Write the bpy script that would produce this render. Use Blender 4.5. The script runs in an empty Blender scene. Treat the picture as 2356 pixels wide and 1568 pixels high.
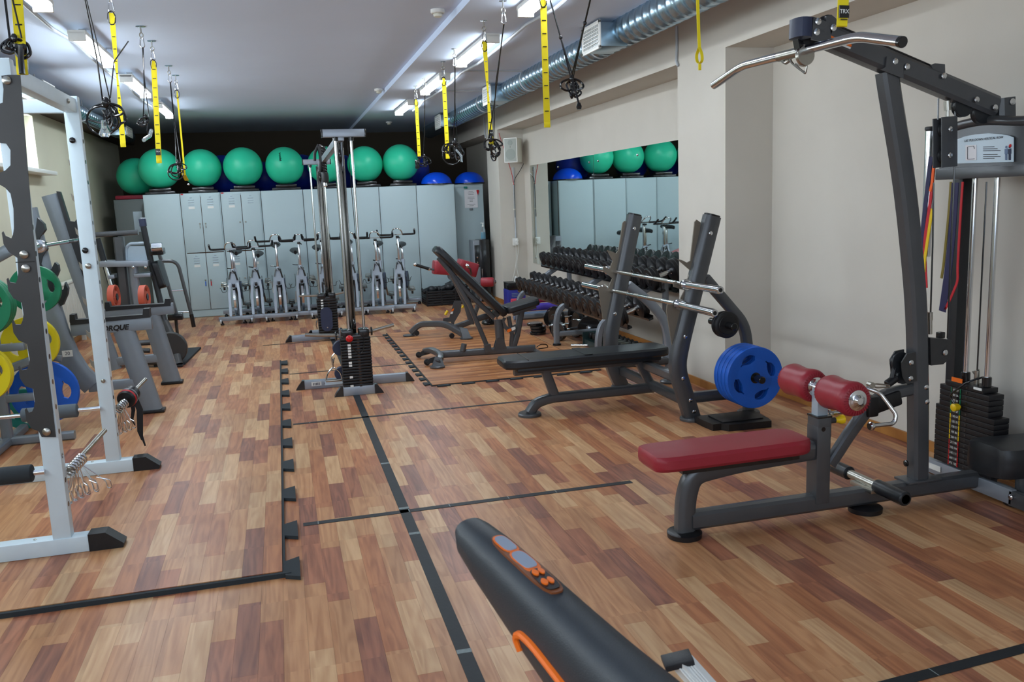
import bpy, bmesh, math, random
from mathutils import Vector, Matrix
random.seed(7)
C = bpy.context.scene.collection
PI = math.pi
V = Vector

# ------------------------------------------------------------------ camera
RX = V((0.96452, -0.08013, 0.25153)); RY = V((-0.26046, -0.14697, 0.95423)); RZ = V((-0.03950, -0.98589, -0.16262))
RX.normalize(); RY = (RY - RX * RY.dot(RX)).normalized(); RZ = RY.cross(RX)
if RZ.y > 0: RZ = -RZ
FOC, CX, CY, CH = 1966.96, 1178.0, 784.0, 1.55
CAM = V((0, 0, CH))
cd = bpy.data.cameras.new('camera'); cam = bpy.data.objects.new('camera', cd); C.objects.link(cam)
cd.sensor_width = 36; cd.lens = FOC / 2356 * 36; cd.clip_start = 0.05; cd.clip_end = 100
cols = [V((RX[0], RY[0], RZ[0])), -V((RX[1], RY[1], RZ[1])), -V((RX[2], RY[2], RZ[2]))]
M3 = Matrix((cols[0], cols[1], cols[2])).transposed()
cam.matrix_world = Matrix.Translation(CAM) @ M3.to_4x4()
cd.dof.use_dof = True; cd.dof.focus_distance = 6.5; cd.dof.aperture_fstop = 10
bpy.context.scene.camera = cam

# ------------------------------------------------------------------ world, exposure
sc = bpy.context.scene
sc.view_settings.view_transform = 'Standard'; sc.view_settings.look = 'None'
sc.view_settings.gamma = 1; sc.view_settings.exposure = 0.03; sc.view_settings.use_curve_mapping = False
w = bpy.data.worlds.new('world'); sc.world = w; w.use_nodes = True
w.node_tree.nodes['Background'].inputs[0].default_value = (0.62, 0.78, 1.0, 1)
w.node_tree.nodes['Background'].inputs[1].default_value = 0.9

CEIL = 2.95
XL, XR, XP = -2.6, 3.59, 3.2
YB, YF = 16.5, -3.2

def area(name, loc, rot, sx, sy, power, col, spread=180):
    l = bpy.data.lights.new(name, 'AREA'); l.shape = 'RECTANGLE'; l.size = sx; l.size_y = sy
    l.energy = power; l.color = col; l.spread = math.radians(spread)
    o = bpy.data.objects.new(name, l); C.objects.link(o); o.location = loc; o.rotation_euler = rot
    return o
TUBE_COL = (0.80, 0.90, 1.0)
LROW = [12.15, 9.9, 7.77, 5.55]
RROW = [12.1, 9.8, 7.7, 5.45]
for xx, row in ((-1.32, LROW), (1.80, RROW)):
    for yy in row:
        area('tube_light', (xx, yy, 2.80), (0, 0, 0), 0.10, 1.2, 7, TUBE_COL)
# daylight from the windows behind the camera (the open end of the room)
area('window_daylight', (0.4, -2.9, 1.9), (math.radians(97), 0, 0), 5.6, 1.5, 80, (0.80, 0.90, 1.0))
area('side_window_daylight', (-2.565, 2.2, 2.2), (math.radians(84), 0, math.radians(-90)), 7.0, 0.9, 18, (0.80, 0.90, 1.0))
area('side_window_daylight', (-2.70, 9.2, 2.39), (math.radians(80), 0, math.radians(-90)), 3.5, 0.56, 35, (0.80, 0.90, 1.0))

# ------------------------------------------------------------------ picking points of the photograph on real planes
def ray(px, py):
    c = V((px - CX, py - CY, FOC))
    return V((RX.dot(c), RY.dot(c), RZ.dot(c)))
def gz(px, py, z=0.0):
    r = ray(px, py); return CAM + r * ((z - CH) / r.z)
def gy(px, py, y):
    r = ray(px, py); return CAM + r * (y / r.y)
def gx(px, py, x):
    r = ray(px, py); return CAM + r * (x / r.x)
def gp(px, py, p0, n):
    r = ray(px, py); return CAM + r * ((p0 - CAM).dot(n) / r.dot(n))

# ------------------------------------------------------------------ materials
def nodes(name):
    m = bpy.data.materials.new(name); m.use_nodes = True
    nt = m.node_tree; return m, nt, nt.nodes, nt.links, nt.nodes['Principled BSDF']
def mat(name, col, rough=0.5, metal=0.0, var=0.0, scale=20, bump=0.0, bscale=200, emit=None, es=0, coat=0.0, trans=0.0, ior=1.45, alpha=1.0, spec=0.5):
    m, nt, N, L, b = nodes(name)
    b.inputs['Base Color'].default_value = (*col, 1); b.inputs['Roughness'].default_value = rough
    b.inputs['Metallic'].default_value = metal; b.inputs['Coat Weight'].default_value = coat
    b.inputs['Transmission Weight'].default_value = trans; b.inputs['IOR'].default_value = ior
    b.inputs['Alpha'].default_value = alpha; b.inputs['Specular IOR Level'].default_value = spec
    g = N.new('ShaderNodeNewGeometry')
    if var > 0:
        n = N.new('ShaderNodeTexNoise'); n.inputs['Scale'].default_value = scale; n.inputs['Detail'].default_value = 5
        L.new(g.outputs['Position'], n.inputs['Vector'])
        mx = N.new('ShaderNodeMix'); mx.data_type = 'RGBA'
        mx.inputs[6].default_value = (*[c * (1 - var) for c in col], 1); mx.inputs[7].default_value = (*[min(1, c * (1 + var)) for c in col], 1)
        L.new(n.outputs['Fac'], mx.inputs[0]); L.new(mx.outputs[2], b.inputs['Base Color'])
    if bump > 0:
        n2 = N.new('ShaderNodeTexNoise'); n2.inputs['Scale'].default_value = bscale; n2.inputs['Detail'].default_value = 3
        L.new(g.outputs['Position'], n2.inputs['Vector'])
        bp = N.new('ShaderNodeBump'); bp.inputs['Strength'].default_value = bump; bp.inputs['Distance'].default_value = 0.002
        L.new(n2.outputs['Fac'], bp.inputs['Height']); L.new(bp.outputs['Normal'], b.inputs['Normal'])
    if emit:
        b.inputs['Emission Color'].default_value = (*emit, 1); b.inputs['Emission Strength'].default_value = es
    return m
def s(r, g, b):
    f = lambda c: (c / 255 / 12.92) if c / 255 <= 0.04045 else ((c / 255 + 0.055) / 1.055) ** 2.4
    return (f(r), f(g), f(b))

def wood(name, base, dark, along='Y', rough=0.38):
    m, nt, N, L, b = nodes(name)
    g = N.new('ShaderNodeNewGeometry')
    # every plank shifts the grain by a cell hash so neighbours differ
    sn = N.new('ShaderNodeVectorMath'); sn.operation = 'SNAP'; sn.inputs[1].default_value = (0.086, 0.56, 1) if along == 'Y' else (0.6, 0.05, 1)
    L.new(g.outputs['Position'], sn.inputs[0])
    wn = N.new('ShaderNodeTexWhiteNoise'); L.new(sn.outputs[0], wn.inputs['Vector'])
    sc_ = N.new('ShaderNodeVectorMath'); sc_.operation = 'MULTIPLY'; sc_.inputs[1].default_value = (17, 1.5, 1) if along == 'Y' else (3, 46, 1)
    L.new(g.outputs['Position'], sc_.inputs[0])
    ad = N.new('ShaderNodeVectorMath'); ad.operation = 'ADD'
    ml = N.new('ShaderNodeVectorMath'); ml.operation = 'MULTIPLY'; ml.inputs[1].default_value = (9, 9, 9)
    L.new(wn.outputs['Color'], ml.inputs[0]); L.new(ml.outputs[0], ad.inputs[0]); L.new(sc_.outputs[0], ad.inputs[1])
    n1 = N.new('ShaderNodeTexNoise'); n1.inputs['Scale'].default_value = 0.55; n1.inputs['Detail'].default_value = 2; n1.inputs['Distortion'].default_value = 0.6
    L.new(ad.outputs[0], n1.inputs['Vector'])
    wv = N.new('ShaderNodeMath'); wv.operation = 'MULTIPLY'; wv.inputs[1].default_value = 46
    L.new(n1.outputs['Fac'], wv.inputs[0])
    si = N.new('ShaderNodeMath'); si.operation = 'SINE'; L.new(wv.outputs[0], si.inputs[0])
    n2 = N.new('ShaderNodeTexNoise'); n2.inputs['Scale'].default_value = 3; n2.inputs['Detail'].default_value = 3
    L.new(ad.outputs[0], n2.inputs['Vector'])
    a = N.new('ShaderNodeMath'); a.operation = 'MULTIPLY_ADD'; a.inputs[1].default_value = 0.16; L.new(si.outputs[0], a.inputs[0]); L.new(n2.outputs['Fac'], a.inputs[2])
    rp = N.new('ShaderNodeMapRange'); rp.inputs[1].default_value = 0.2; rp.inputs[2].default_value = 0.75; L.new(a.outputs[0], rp.inputs[0])
    mx = N.new('ShaderNodeMix'); mx.data_type = 'RGBA'; mx.inputs[6].default_value = (*dark, 1); mx.inputs[7].default_value = (*base, 1)
    L.new(rp.outputs[0], mx.inputs[0])
    hs = N.new('ShaderNodeHueSaturation'); L.new(mx.outputs[2], hs.inputs['Color'])
    vr = N.new('ShaderNodeMapRange'); vr.inputs[3].default_value = 0.90; vr.inputs[4].default_value = 1.1; L.new(wn.outputs['Value'], vr.inputs[0]); L.new(vr.outputs[0], hs.inputs['Value'])
    L.new(hs.outputs[0], b.inputs['Base Color'])
    n3 = N.new('ShaderNodeTexNoise'); n3.inputs['Scale'].default_value = 2.2; L.new(g.outputs['Position'], n3.inputs['Vector'])
    rr = N.new('ShaderNodeMapRange'); rr.inputs[3].default_value = rough - 0.07; rr.inputs[4].default_value = rough + 0.12; L.new(n3.outputs['Fac'], rr.inputs[0]); L.new(rr.outputs[0], b.inputs['Roughness'])
    return m
WOODS = [wood('wood_light', s(198, 158, 116), s(176, 132, 92)), wood('wood_tan', s(186, 136, 94), s(160, 108, 70)),
         wood('wood_orange', s(176, 116, 76), s(146, 88, 56)), wood('wood_red', s(166, 106, 76), s(128, 76, 54)), wood('wood_brown', s(150, 94, 70), s(112, 66, 50))]
WOODX = [wood('strip_light', s(198, 140, 88), s(170, 112, 64), 'X'), wood('strip_tan', s(180, 118, 68), s(148, 90, 48), 'X'), wood('strip_brown', s(158, 98, 56), s(126, 74, 40), 'X')]

def wallmat(name, col):
    return mat(name, col, 0.85, var=0.05, scale=3, bump=0.15, bscale=120)
M = dict(
    wall=wallmat('wall_paint', s(202, 197, 187)), wall_left=wallmat('wall_paint_green', s(200, 198, 176)), wall_in_shade=wallmat('wall_paint_in_shade', s(66, 57, 46)),  # the dark wall colour holds the shade of soffit and far end
    ceiling=mat('ceiling_paint_bluelit', s(208, 223, 245), 0.9, var=0.03, scale=2), white=mat('white_plastic', s(225, 226, 222), 0.4), offwhite=mat('cream_plastic', s(214, 213, 200), 0.5),  # ceiling is white paint, the bluish light is put into its colour
    skirt=wood('skirting_wood', s(176, 122, 62), s(146, 94, 44)), joint=mat('floor_joint', s(74, 50, 36), 0.8),
    charcoal=mat('charcoal_paint', s(86, 88, 91), 0.28, 0.45, var=0.12, scale=9, bump=0.15, bscale=500),
    grey=mat('grey_paint', s(128, 134, 142), 0.38, 0.35, var=0.08, scale=10), silver=mat('silver_paint', s(150, 158, 168), 0.35, 0.5, var=0.06, scale=10),
    lightgrey=mat('light_grey_paint', s(170, 186, 198), 0.4, 0.25, var=0.05), rackwhite=mat('white_rack_paint', s(206, 222, 230), 0.42, 0.05, var=0.05, scale=14),
    gunmetal=mat('gunmetal_plate', s(62, 62, 62), 0.45, 0.35, var=0.16, scale=8), black=mat('black_rubber', s(20, 20, 23), 0.40, bump=0.3, bscale=300),
    blackgloss=mat('black_gloss', s(22, 22, 24), 0.22, coat=0.3), vinyl=mat('black_vinyl', s(30, 33, 37), 0.36, bump=0.25, bscale=420),
    redvinyl=mat('red_vinyl', s(146, 38, 50), 0.38, var=0.08, scale=6, bump=0.2, bscale=420), darkchrome=mat('dark_chrome', s(128, 126, 120), 0.2, 1.0, var=0.3, scale=3), chrome=mat('chrome', s(215, 217, 220), 0.13, 1.0), steel=mat('brushed_steel', s(170, 168, 160), 0.3, 1.0, var=0.1),
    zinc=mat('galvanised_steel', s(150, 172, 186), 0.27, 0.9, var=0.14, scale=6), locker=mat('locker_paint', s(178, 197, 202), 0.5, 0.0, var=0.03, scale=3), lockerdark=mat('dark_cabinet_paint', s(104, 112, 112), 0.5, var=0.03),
    green=mat('green_ball', s(48, 204, 160), 0.38, bump=0.15, bscale=90), blueball=mat('blue_ball', s(18, 46, 150), 0.42), bluedome=mat('blue_dome', s(10, 78, 222), 0.22),
    blue=mat('blue_rubber', s(14, 88, 190), 0.5, bump=0.3, bscale=260), darkblue=mat('dark_blue_rubber', s(8, 40, 92), 0.6), yellow=mat('yellow_rubber', s(226, 206, 20), 0.5), greenr=mat('green_rubber', s(8, 112, 74), 0.5), teal=mat('teal_rubber', s(20, 120, 110), 0.5),
    coral=mat('coral_rubber', s(196, 92, 70), 0.5), strap=mat('yellow_webbing', s(236, 214, 22), 0.7, bump=0.5, bscale=700), foam=mat('black_foam', s(40, 46, 50), 0.85, bump=0.3, bscale=160),
    greyfoam=mat('grey_foam', s(84, 92, 98), 0.9), tape=mat('black_tape', s(20, 26, 31), 0.55, var=0.35, scale=14, bump=0.2, bscale=60), tapewear=mat('worn_tape', s(120, 130, 130), 0.6, var=0.5, scale=60),
    mirror=mat('mirror_glass', s(232, 244, 242), 0.015, 1.0), paper=mat('paper', s(232, 232, 236), 0.8), print=mat('printed_ink', s(60, 62, 70), 0.8), placard=mat('placard_print', s(200, 218, 230), 0.4),
    red=mat('red_plastic', s(190, 20, 26), 0.3), orange=mat('orange_plastic', s(236, 110, 20), 0.4), yellowknob=mat('yellow_plastic', s(236, 196, 20), 0.35), purple=mat('purple_foam', s(88, 72, 190), 0.7), pink=mat('pink_foam', s(196, 60, 84), 0.7),
    bluegrey=mat('blue_grey_foam', s(110, 130, 160), 0.7), sky=mat('window_daylight_glass', s(255, 255, 255), 0.3, emit=(0.85, 0.94, 1.0), es=5.0), tube=mat('lit_diffuser', s(255, 255, 255), 0.4, emit=(0.84, 0.93, 1.0), es=30.0),
    liquid=mat('blue_gel', s(20, 170, 205), 0.2, trans=0.3), clear=mat('clear_plastic', s(225, 235, 240), 0.1, trans=0.85, ior=1.3), taupe=mat('taupe_plate', s(124, 116, 104), 0.45, 0.4, var=0.06), bandorange=mat('orange_band', s(246, 100, 30), 0.6), bandred=mat('red_band', s(190, 28, 40), 0.6),
    bandyellow=mat('yellow_band', s(226, 190, 20), 0.6), banddark=mat('dark_blue_band', s(34, 32, 74), 0.6), olive=mat('olive_band', s(120, 104, 30), 0.6), slate=mat('slate_blue_shroud', s(40, 48, 74), 0.45), radiator=mat('radiator_enamel', s(206, 206, 196), 0.4),
    screen=mat('lcd_window', s(150, 160, 176), 0.12), brownpanel=mat('brown_panel', s(92, 58, 40), 0.5), tealdark=mat('dark_teal_shelf', s(26, 52, 52), 0.5), lightwire=mat('grey_conduit', s(176, 182, 188), 0.5), magenta=mat('dark_red_mat', s(130, 22, 44), 0.6))

# ------------------------------------------------------------------ mesh builders
class MB:
    def __init__(s_): s_.v = []; s_.f = []
    def add(s_, vs, fs):
        o = len(s_.v); s_.v += [V(p) for p in vs]; s_.f += [tuple(i + o for i in f) for f in fs]; return s_
    def box(s_, c, d, R=None, bev=0.0):
        c = V(c); hx, hy, hz = d[0] / 2, d[1] / 2, d[2] / 2
        bev = min(bev, hx * .9, hy * .9, hz * .9)
        if bev <= 0:
            vs = [V((x, y, z)) for x in (-hx, hx) for y in (-hy, hy) for z in (-hz, hz)]
            fs = [(0, 1, 3, 2), (4, 6, 7, 5), (0, 4, 5, 1), (2, 3, 7, 6), (0, 2, 6, 4), (1, 5, 7, 3)]
        else:
            b = bmesh.new(); bmesh.ops.create_cube(b, size=1, matrix=Matrix.Diagonal((d[0], d[1], d[2], 1)))
            bmesh.ops.bevel(b, geom=list(b.edges), offset=bev, segments=2, affect='EDGES', profile=0.6)
            b.verts.index_update(); vs = [v.co.copy() for v in b.verts]; fs = [[v.index for v in f.verts] for f in b.faces]; b.free()
        if R: vs = [R @ v for v in vs]
        return s_.add([c + v for v in vs], fs)
    def beam(s_, a, b, w, h, up=(0, 0, 1), bev=0.0):        # a box from a to b, w across, h along up
        a, b = V(a), V(b); t = (b - a); ln = t.length; t.normalize(); up = V(up)
        sd = t.cross(up)
        if sd.length < 1e-4: sd = t.cross(V((1, 0, 0)))
        sd.normalize(); u = sd.cross(t).normalized()
        R = Matrix((t, sd, u)).transposed()
        return s_.box((a + b) / 2, (ln, w, h), R, bev)
    def sweep(s_, pts, sec, nrm=None, cap=True, closed=False):
        pts = [V(p) for p in pts]; n = len(pts); rings = []
        prev = None
        for i, p in enumerate(pts):
            if closed: t = pts[(i + 1) % n] - pts[i - 1]
            else: t = pts[min(i + 1, n - 1)] - pts[max(i - 1, 0)]
            if t.length < 1e-9: t = V((0, 0, 1))
            t.normalize()
            if nrm is not None:
                b = V(nrm) - t * V(nrm).dot(t); b.normalize()
            else:
                if prev is None: prev = V((0, 0, 1)) if abs(t.z) < 0.9 else V((1, 0, 0))
                b = prev - t * prev.dot(t)
                if b.length < 1e-6: b = t.orthogonal()
                b.normalize(); prev = b
            a = t.cross(b)
            k = sec(i / (n - 1) if n > 1 else 0) if callable(sec) else sec
            rings.append([p + a * u + b * v for u, v in k])
        m = len(rings[0]); vs = [q for r in rings for q in r]; fs = []
        for i in range(n if closed else n - 1):
            j = (i + 1) % n
            for q in range(m): fs.append((i * m + q, i * m + (q + 1) % m, j * m + (q + 1) % m, j * m + q))
        if cap and not closed: fs.append(tuple(range(m))[::-1]); fs.append(tuple((n - 1) * m + q for q in range(m)))
        return s_.add(vs, fs)
    def tube(s_, pts, r, seg=12, fil=0.0, closed=False, cap=True):
        pts = [V(p) for p in pts]
        if fil > 0: pts = fillet(pts, fil, closed)
        if callable(r): sec = lambda q: circ(r(q), seg)
        else: sec = circ(r, seg)
        return s_.sweep(pts, sec, None, cap, closed)
    def oval(s_, pts, w, h, nrm, fil=0.0, p=4.0, seg=16):   # rounded tube, h along nrm, w in plane
        pts = [V(q) for q in pts]
        if fil > 0: pts = fillet(pts, fil)
        sec = []
        for i in range(seg):
            a = 2 * PI * (i + .5) / seg; c, n_ = math.cos(a), math.sin(a); k = (abs(c) ** p + abs(n_) ** p) ** (-1 / p)
            sec.append((c * k * w / 2, n_ * k * h / 2))
        return s_.sweep(pts, sec, nrm)
    def lathe(s_, c, axis, prof, seg=24):                   # prof: (offset along axis, radius)
        c = V(c); ax = V(axis).normalized(); u = ax.orthogonal().normalized(); w_ = ax.cross(u)
        vs = []; fs = []; m = seg
        for (h, r) in prof:
            for i in range(seg):
                a = 2 * PI * i / seg; vs.append(c + ax * h + (u * math.cos(a) + w_ * math.sin(a)) * max(r, 1e-5))
        for i in range(len(prof) - 1):
            for q in range(m): fs.append((i * m + q, i * m + (q + 1) % m, (i + 1) * m + (q + 1) % m, (i + 1) * m + q))
        fs.append(tuple(range(m))[::-1]); fs.append(tuple((len(prof) - 1) * m + q for q in range(m)))
        return s_.add(vs, fs)
    def cyl(s_, a, b, r, seg=20, bev=0.0):
        a, b = V(a), V(b); h = (b - a).length
        pr = [(0, r), (h, r)] if bev <= 0 else [(0, r - bev), (bev, r), (h - bev, r), (h, r - bev)]
        return s_.lathe(a, b - a, pr, seg)
    def prism(s_, pts, th):                                 # polygon (3D points) extruded by vector th
        pts = [V(p) for p in pts]; th = V(th); n = len(pts)
        return s_.add(pts + [p + th for p in pts], [tuple(range(n))[::-1], tuple(range(n, 2 * n))] + [(i, (i + 1) % n, (i + 1) % n + n, i + n) for i in range(n)])
    def sphere(s_, c, r, seg=24, ring=14, sq=(1, 1, 1)):
        c = V(c); vs = []; fs = []
        for j in range(ring + 1):
            th = PI * j / ring
            for i in range(seg):
                a = 2 * PI * i / seg; vs.append(c + V((math.sin(th) * math.cos(a) * sq[0], math.sin(th) * math.sin(a) * sq[1], math.cos(th) * sq[2])) * r)
        for j in range(ring):
            for i in range(seg): fs.append((j * seg + i, (j + 1) * seg + i, (j + 1) * seg + (i + 1) % seg, j * seg + (i + 1) % seg))
        return s_.add(vs, fs)
def circ(r, seg=12): return [(r * math.cos(2 * PI * i / seg), r * math.sin(2 * PI * i / seg)) for i in range(seg)]
def fillet(pts, rad, closed=False, n=6):
    out = []; N_ = len(pts)
    for i, p in enumerate(pts):
        if not closed and i in (0, N_ - 1): out.append(p); continue
        a, b = pts[i - 1], pts[(i + 1) % N_]
        da, db = (a - p), (b - p); la, lb = da.length, db.length
        r = min(rad, la * .48, lb * .48); q0, q1 = p + da.normalized() * r, p + db.normalized() * r
        for k in range(n + 1):
            t = k / n; out.append(q0 * (1 - t) ** 2 + p * 2 * t * (1 - t) + q1 * t * t)
    return out
def obj(name, mb, m, parent=None, smooth=35, mats=None, fm=None):
    me = bpy.data.meshes.new(name); me.from_pydata([tuple(v) for v in mb.v], [], mb.f)
    b = bmesh.new(); b.from_mesh(me); bmesh.ops.remove_doubles(b, verts=b.verts, dist=1e-6)
    if fm is None: bmesh.ops.recalc_face_normals(b, faces=b.faces)
    b.to_mesh(me); b.free()
    if smooth:
        for p in me.polygons: p.use_smooth = True
        me.set_sharp_from_angle(angle=math.radians(smooth))
    for q in (mats or [M[m] if isinstance(m, str) else m]): me.materials.append(q)
    o = bpy.data.objects.new(name, me); C.objects.link(o)
    if parent:
        o.parent = parent
        if parent.type == 'EMPTY': o.matrix_parent_inverse = Matrix.Translation(-parent.location)
        elif parent.get('_l') is not None: o.matrix_parent_inverse = Matrix.Identity(4)
    return o
def tag(o, label, cat=None, group=None, kind=None):
    if label: o['label'] = label
    if cat: o['category'] = cat
    if group: o['group'] = group
    if kind: o['kind'] = kind
    return o
def thing(name, label, cat, loc=(0, 0, 0), group=None):
    o = bpy.data.objects.new(name, None); C.objects.link(o); o.location = loc; o.empty_display_size = 0.1
    return tag(o, label, cat, group)
def struct(name, mb, m, parent=None, smooth=None, kind='structure'):
    o = obj(name, mb, m, parent, smooth); 
    if not parent: o['kind'] = kind
    return o
def dup(root, loc=None, label=None, group=None, rz=None, parent=None):
    r = root.copy(); C.objects.link(r)
    if parent: r.parent = parent
    if loc is not None: r.location = loc
    if rz is not None: r.rotation_euler = (0, 0, rz)
    if label: r['label'] = label
    if group: r['group'] = group
    for ch in [c for c in C.objects if c.parent == root]:
        dup(ch, parent=r)
    return r
_font = None
def text(name, body, size, loc, R, m, parent, ext=0.0006, bold=0.0, shear=0.0):
    cu = bpy.data.curves.new(name, 'FONT'); cu.body = body; cu.size = size; cu.extrude = ext; cu.offset = bold; cu.shear = shear; cu.align_x = 'CENTER'; cu.align_y = 'CENTER'
    o = bpy.data.objects.new(name, cu); C.objects.link(o)
    bpy.context.view_layer.update()
    me = bpy.data.meshes.new_from_object(o); bpy.data.objects.remove(o)
    me.materials.append(M[m]); q = bpy.data.objects.new(name, me); C.objects.link(q)
    q.parent = parent
    if parent and parent.type == 'EMPTY': q.matrix_parent_inverse = Matrix.Translation(-parent.location)
    q.matrix_basis = Matrix.Translation(V(loc)) @ R.to_4x4()
    return q
def frame(xd, yd):                                          # rotation whose x axis is xd, y axis is yd
    x = V(xd).normalized(); y = V(yd); y = (y - x * y.dot(x)).normalized(); return Matrix((x, y, x.cross(y))).transposed()
def bolt(mb, p, n, r=0.009, h=0.007): return mb.lathe(p, n, [(0, r), (h * .6, r), (h, r * .5)], 10)
# ------------------------------------------------------------------ the setting
mb = MB().box(((XL + 3.8) / 2, (YB + YF) / 2, -0.06), (3.8 - XL, YB - YF, 0.1)); floor = struct('floor', mb, 'joint')
def rnd_tone(i, j, n):
    return int(abs(math.sin(i * 127.1 + j * 311.7) * 43758.5453) * 1000) % n
def planks(parent, x0, x1, y0, y1, z, w, l, mats, limit, along='Y', th=0.004, camdist=0, clip=None):
    gap = 0.0005; cache = {}; cells = []
    if along == 'Y': ni, nj = int((x1 - x0) / w) + 1, int((y1 - y0) / l) + 2
    else: ni, nj = int((y1 - y0) / w) + 1, int((x1 - x0) / l) + 2
    offs = [0.0, 0.34, 0.67, 0.17, 0.5, 0.84]
    for i in range(ni):
        for j in range(nj):
            a0 = i * w; a1 = a0 + w; b0 = (j - offs[i % 6]) * l; b1 = b0 + l
            if along == 'Y': q = [max(x0 + a0, x0), min(x0 + a1, x1), max(y0 + b0, y0), min(y0 + b1, y1)]
            else: q = [max(x0 + b0, x0), min(x0 + b1, x1), max(y0 + a0, y0), min(y0 + a1, y1)]
            if q[1] - q[0] < 0.004 or q[3] - q[2] < 0.004: continue
            tone = [0, 1, 2, 1, 3, 1, 2, 4, 1, 0, 3, 2][rnd_tone(i % 13 + 3, j % 5 + 1, 12)] % len(mats)
            c = V(((q[0] + q[1]) / 2, (q[2] + q[3]) / 2, z))
            r = (c - CAM); d = V((RX.x * r.x + RY.x * r.y + RZ.x * r.z, RX.y * r.x + RY.y * r.y + RZ.y * r.z, RX.z * r.x + RY.z * r.y + RZ.z * r.z))
            px, py = (CX + FOC * d.x / d.z, CY + FOC * d.y / d.z) if d.z > 0.1 else (-9e9, 0)
            vis = -120 < px < 2476 and 0 < py < 1750
            cells.append((0 if vis else 1, r.length, q, tone))
    cells.sort(key=lambda t: (t[0], t[1])); rest = MB(); rm = []
    for k, (nv, dd, q, tone) in enumerate(cells):
        dx, dy = q[1] - q[0] - gap, q[3] - q[2] - gap
        c = ((q[0] + q[1]) / 2, (q[2] + q[3]) / 2, z - th / 2)
        if k < limit:
            key = (round(dx, 4), round(dy, 4), tone)
            if key not in cache:
                me = bpy.data.meshes.new('plank'); t_ = MB().box((0, 0, 0), (dx, dy, th)); me.from_pydata([tuple(v) for v in t_.v], [], t_.f); me.materials.append(mats[tone]); cache[key] = me
            o = bpy.data.objects.new('plank', cache[key]); C.objects.link(o); o.parent = parent
            if parent.type == 'EMPTY': o.matrix_parent_inverse = Matrix.Translation(-parent.location)
            o.location = c
        else:
            rest.box(c, (dx, dy, th)); rm += [tone] * 6
    if rest.v:
        me = bpy.data.meshes.new('far_planks'); me.from_pydata([tuple(v) for v in rest.v], [], rest.f)
        for q in mats: me.materials.append(q)
        me.polygons.foreach_set('material_index', rm)
        o = bpy.data.objects.new('far_planks', me); C.objects.link(o); o.parent = parent; o['kind'] = 'stuff'
        if parent.type == 'EMPTY': o.matrix_parent_inverse = Matrix.Translation(-parent.location)
planks(floor, XL, XR, -1.0, YB, 0.0, 0.086, 0.56, WOODS, 300, th=0.0099)

# ceiling: lower slab on the left, higher on the right, the step between them
cl = struct('ceiling', MB().box(((1.37 + XL) / 2, (YB + YF) / 2, 3.05), (1.37 - XL, YB - YF, 0.2)), 'ceiling')
struct('ceiling_bay', MB().box(((1.37 + 3.8) / 2, (YB + YF) / 2, 3.02), (3.8 - 1.37, YB - YF, 0.25)), 'ceiling', cl)
# right wall: back of the recesses, piers and the beam above them
struct('wall_right', MB().box((XR + 0.1, (YB + YF) / 2, CEIL / 2), (0.2, YB - YF, CEIL)), 'wall')
struct('trim_1', MB().box(((XP + XR) / 2, (YB + YF) / 2, (2.572 + CEIL) / 2), (XR - XP, YB - YF, CEIL - 2.572)), 'wall')
struct('trim_2', MB().box(((XP + XR) / 2, (5.782 + 6.556) / 2, 1.286), (XR - XP, 6.556 - 5.782, 2.572)), 'wall')
struct('trim_3', MB().box(((XP + XR) / 2, (12.511 + 13.22) / 2, 1.286), (XR - XP, 13.22 - 12.511, 2.572)), 'wall')
struct('wall_back', MB().box(((XL + XR) / 2, YB + 0.1, CEIL / 2), (XR - XL + .4, 0.2, CEIL)), 'wall_in_shade')  # darkness of the unlit far end is painted into this wall
# left wall with a high window strip
wy0, wy1, wz0, wz1 = 7.4, 11.02, 2.08, 2.70
mb = MB()
mb.box((XL - 0.15, (YF + YB) / 2, wz0 / 2), (0.3, YB - YF, wz0)); mb.box((XL - 0.15, (YF + YB) / 2, (wz1 + CEIL) / 2), (0.3, YB - YF, CEIL - wz1))
mb.box((XL - 0.15, (YF + wy0) / 2, (wz0 + wz1) / 2), (0.3, wy0 - YF, wz1 - wz0)); mb.box((XL - 0.15, (wy1 + YB) / 2, (wz0 + wz1) / 2), (0.3, YB - wy1, wz1 - wz0))
struct('wall_left', mb, 'wall_left')
struct('trim_4', MB().box((XL + 0.13, (YB + YF) / 2, 2.83), (0.26, YB - YF, 0.15)), 'wall_in_shade')  # soffit above the left wall, its unlit shade painted in as a darker colour
win = struct('window_1', MB().box((XL - 0.2, (wy0 + wy1) / 2, (wz0 + wz1) / 2), (0.02, wy1 - wy0, wz1 - wz0)), 'sky')
mb = MB()
for yy in (wy0 + .03, wy0 + 1.2, wy0 + 2.4, wy1 - .03): mb.box((XL - 0.17, yy, (wz0 + wz1) / 2), (0.05, 0.06, wz1 - wz0), bev=.004)
for zz in (wz0 + .03, wz1 - .03): mb.box((XL - 0.17, (wy0 + wy1) / 2, zz), (0.045, wy1 - wy0, 0.06), bev=.004)
obj('window_frame', mb, 'white', win)
obj('window_sill', MB().box((XL - 0.0, (wy0 + wy1) / 2 + .03, wz0 - .02), (0.34, wy1 - wy0 + .14, 0.045), bev=.012), 'white', win)
w2 = struct('window_2', MB().box((XL + .004, 2.2, 2.2), (0.008, 7.0, 0.9)), 'sky')
mb = MB()
for k in range(8): mb.box((XL + .018, -1.3 + k, 2.2), (0.036, 0.06, 0.96), bev=.004)
for zz in (1.74, 2.66): mb.box((XL + .018, 2.2, zz), (0.034, 7.1, 0.06), bev=.004)
obj('window_frame', mb, 'white', w2)
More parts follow.
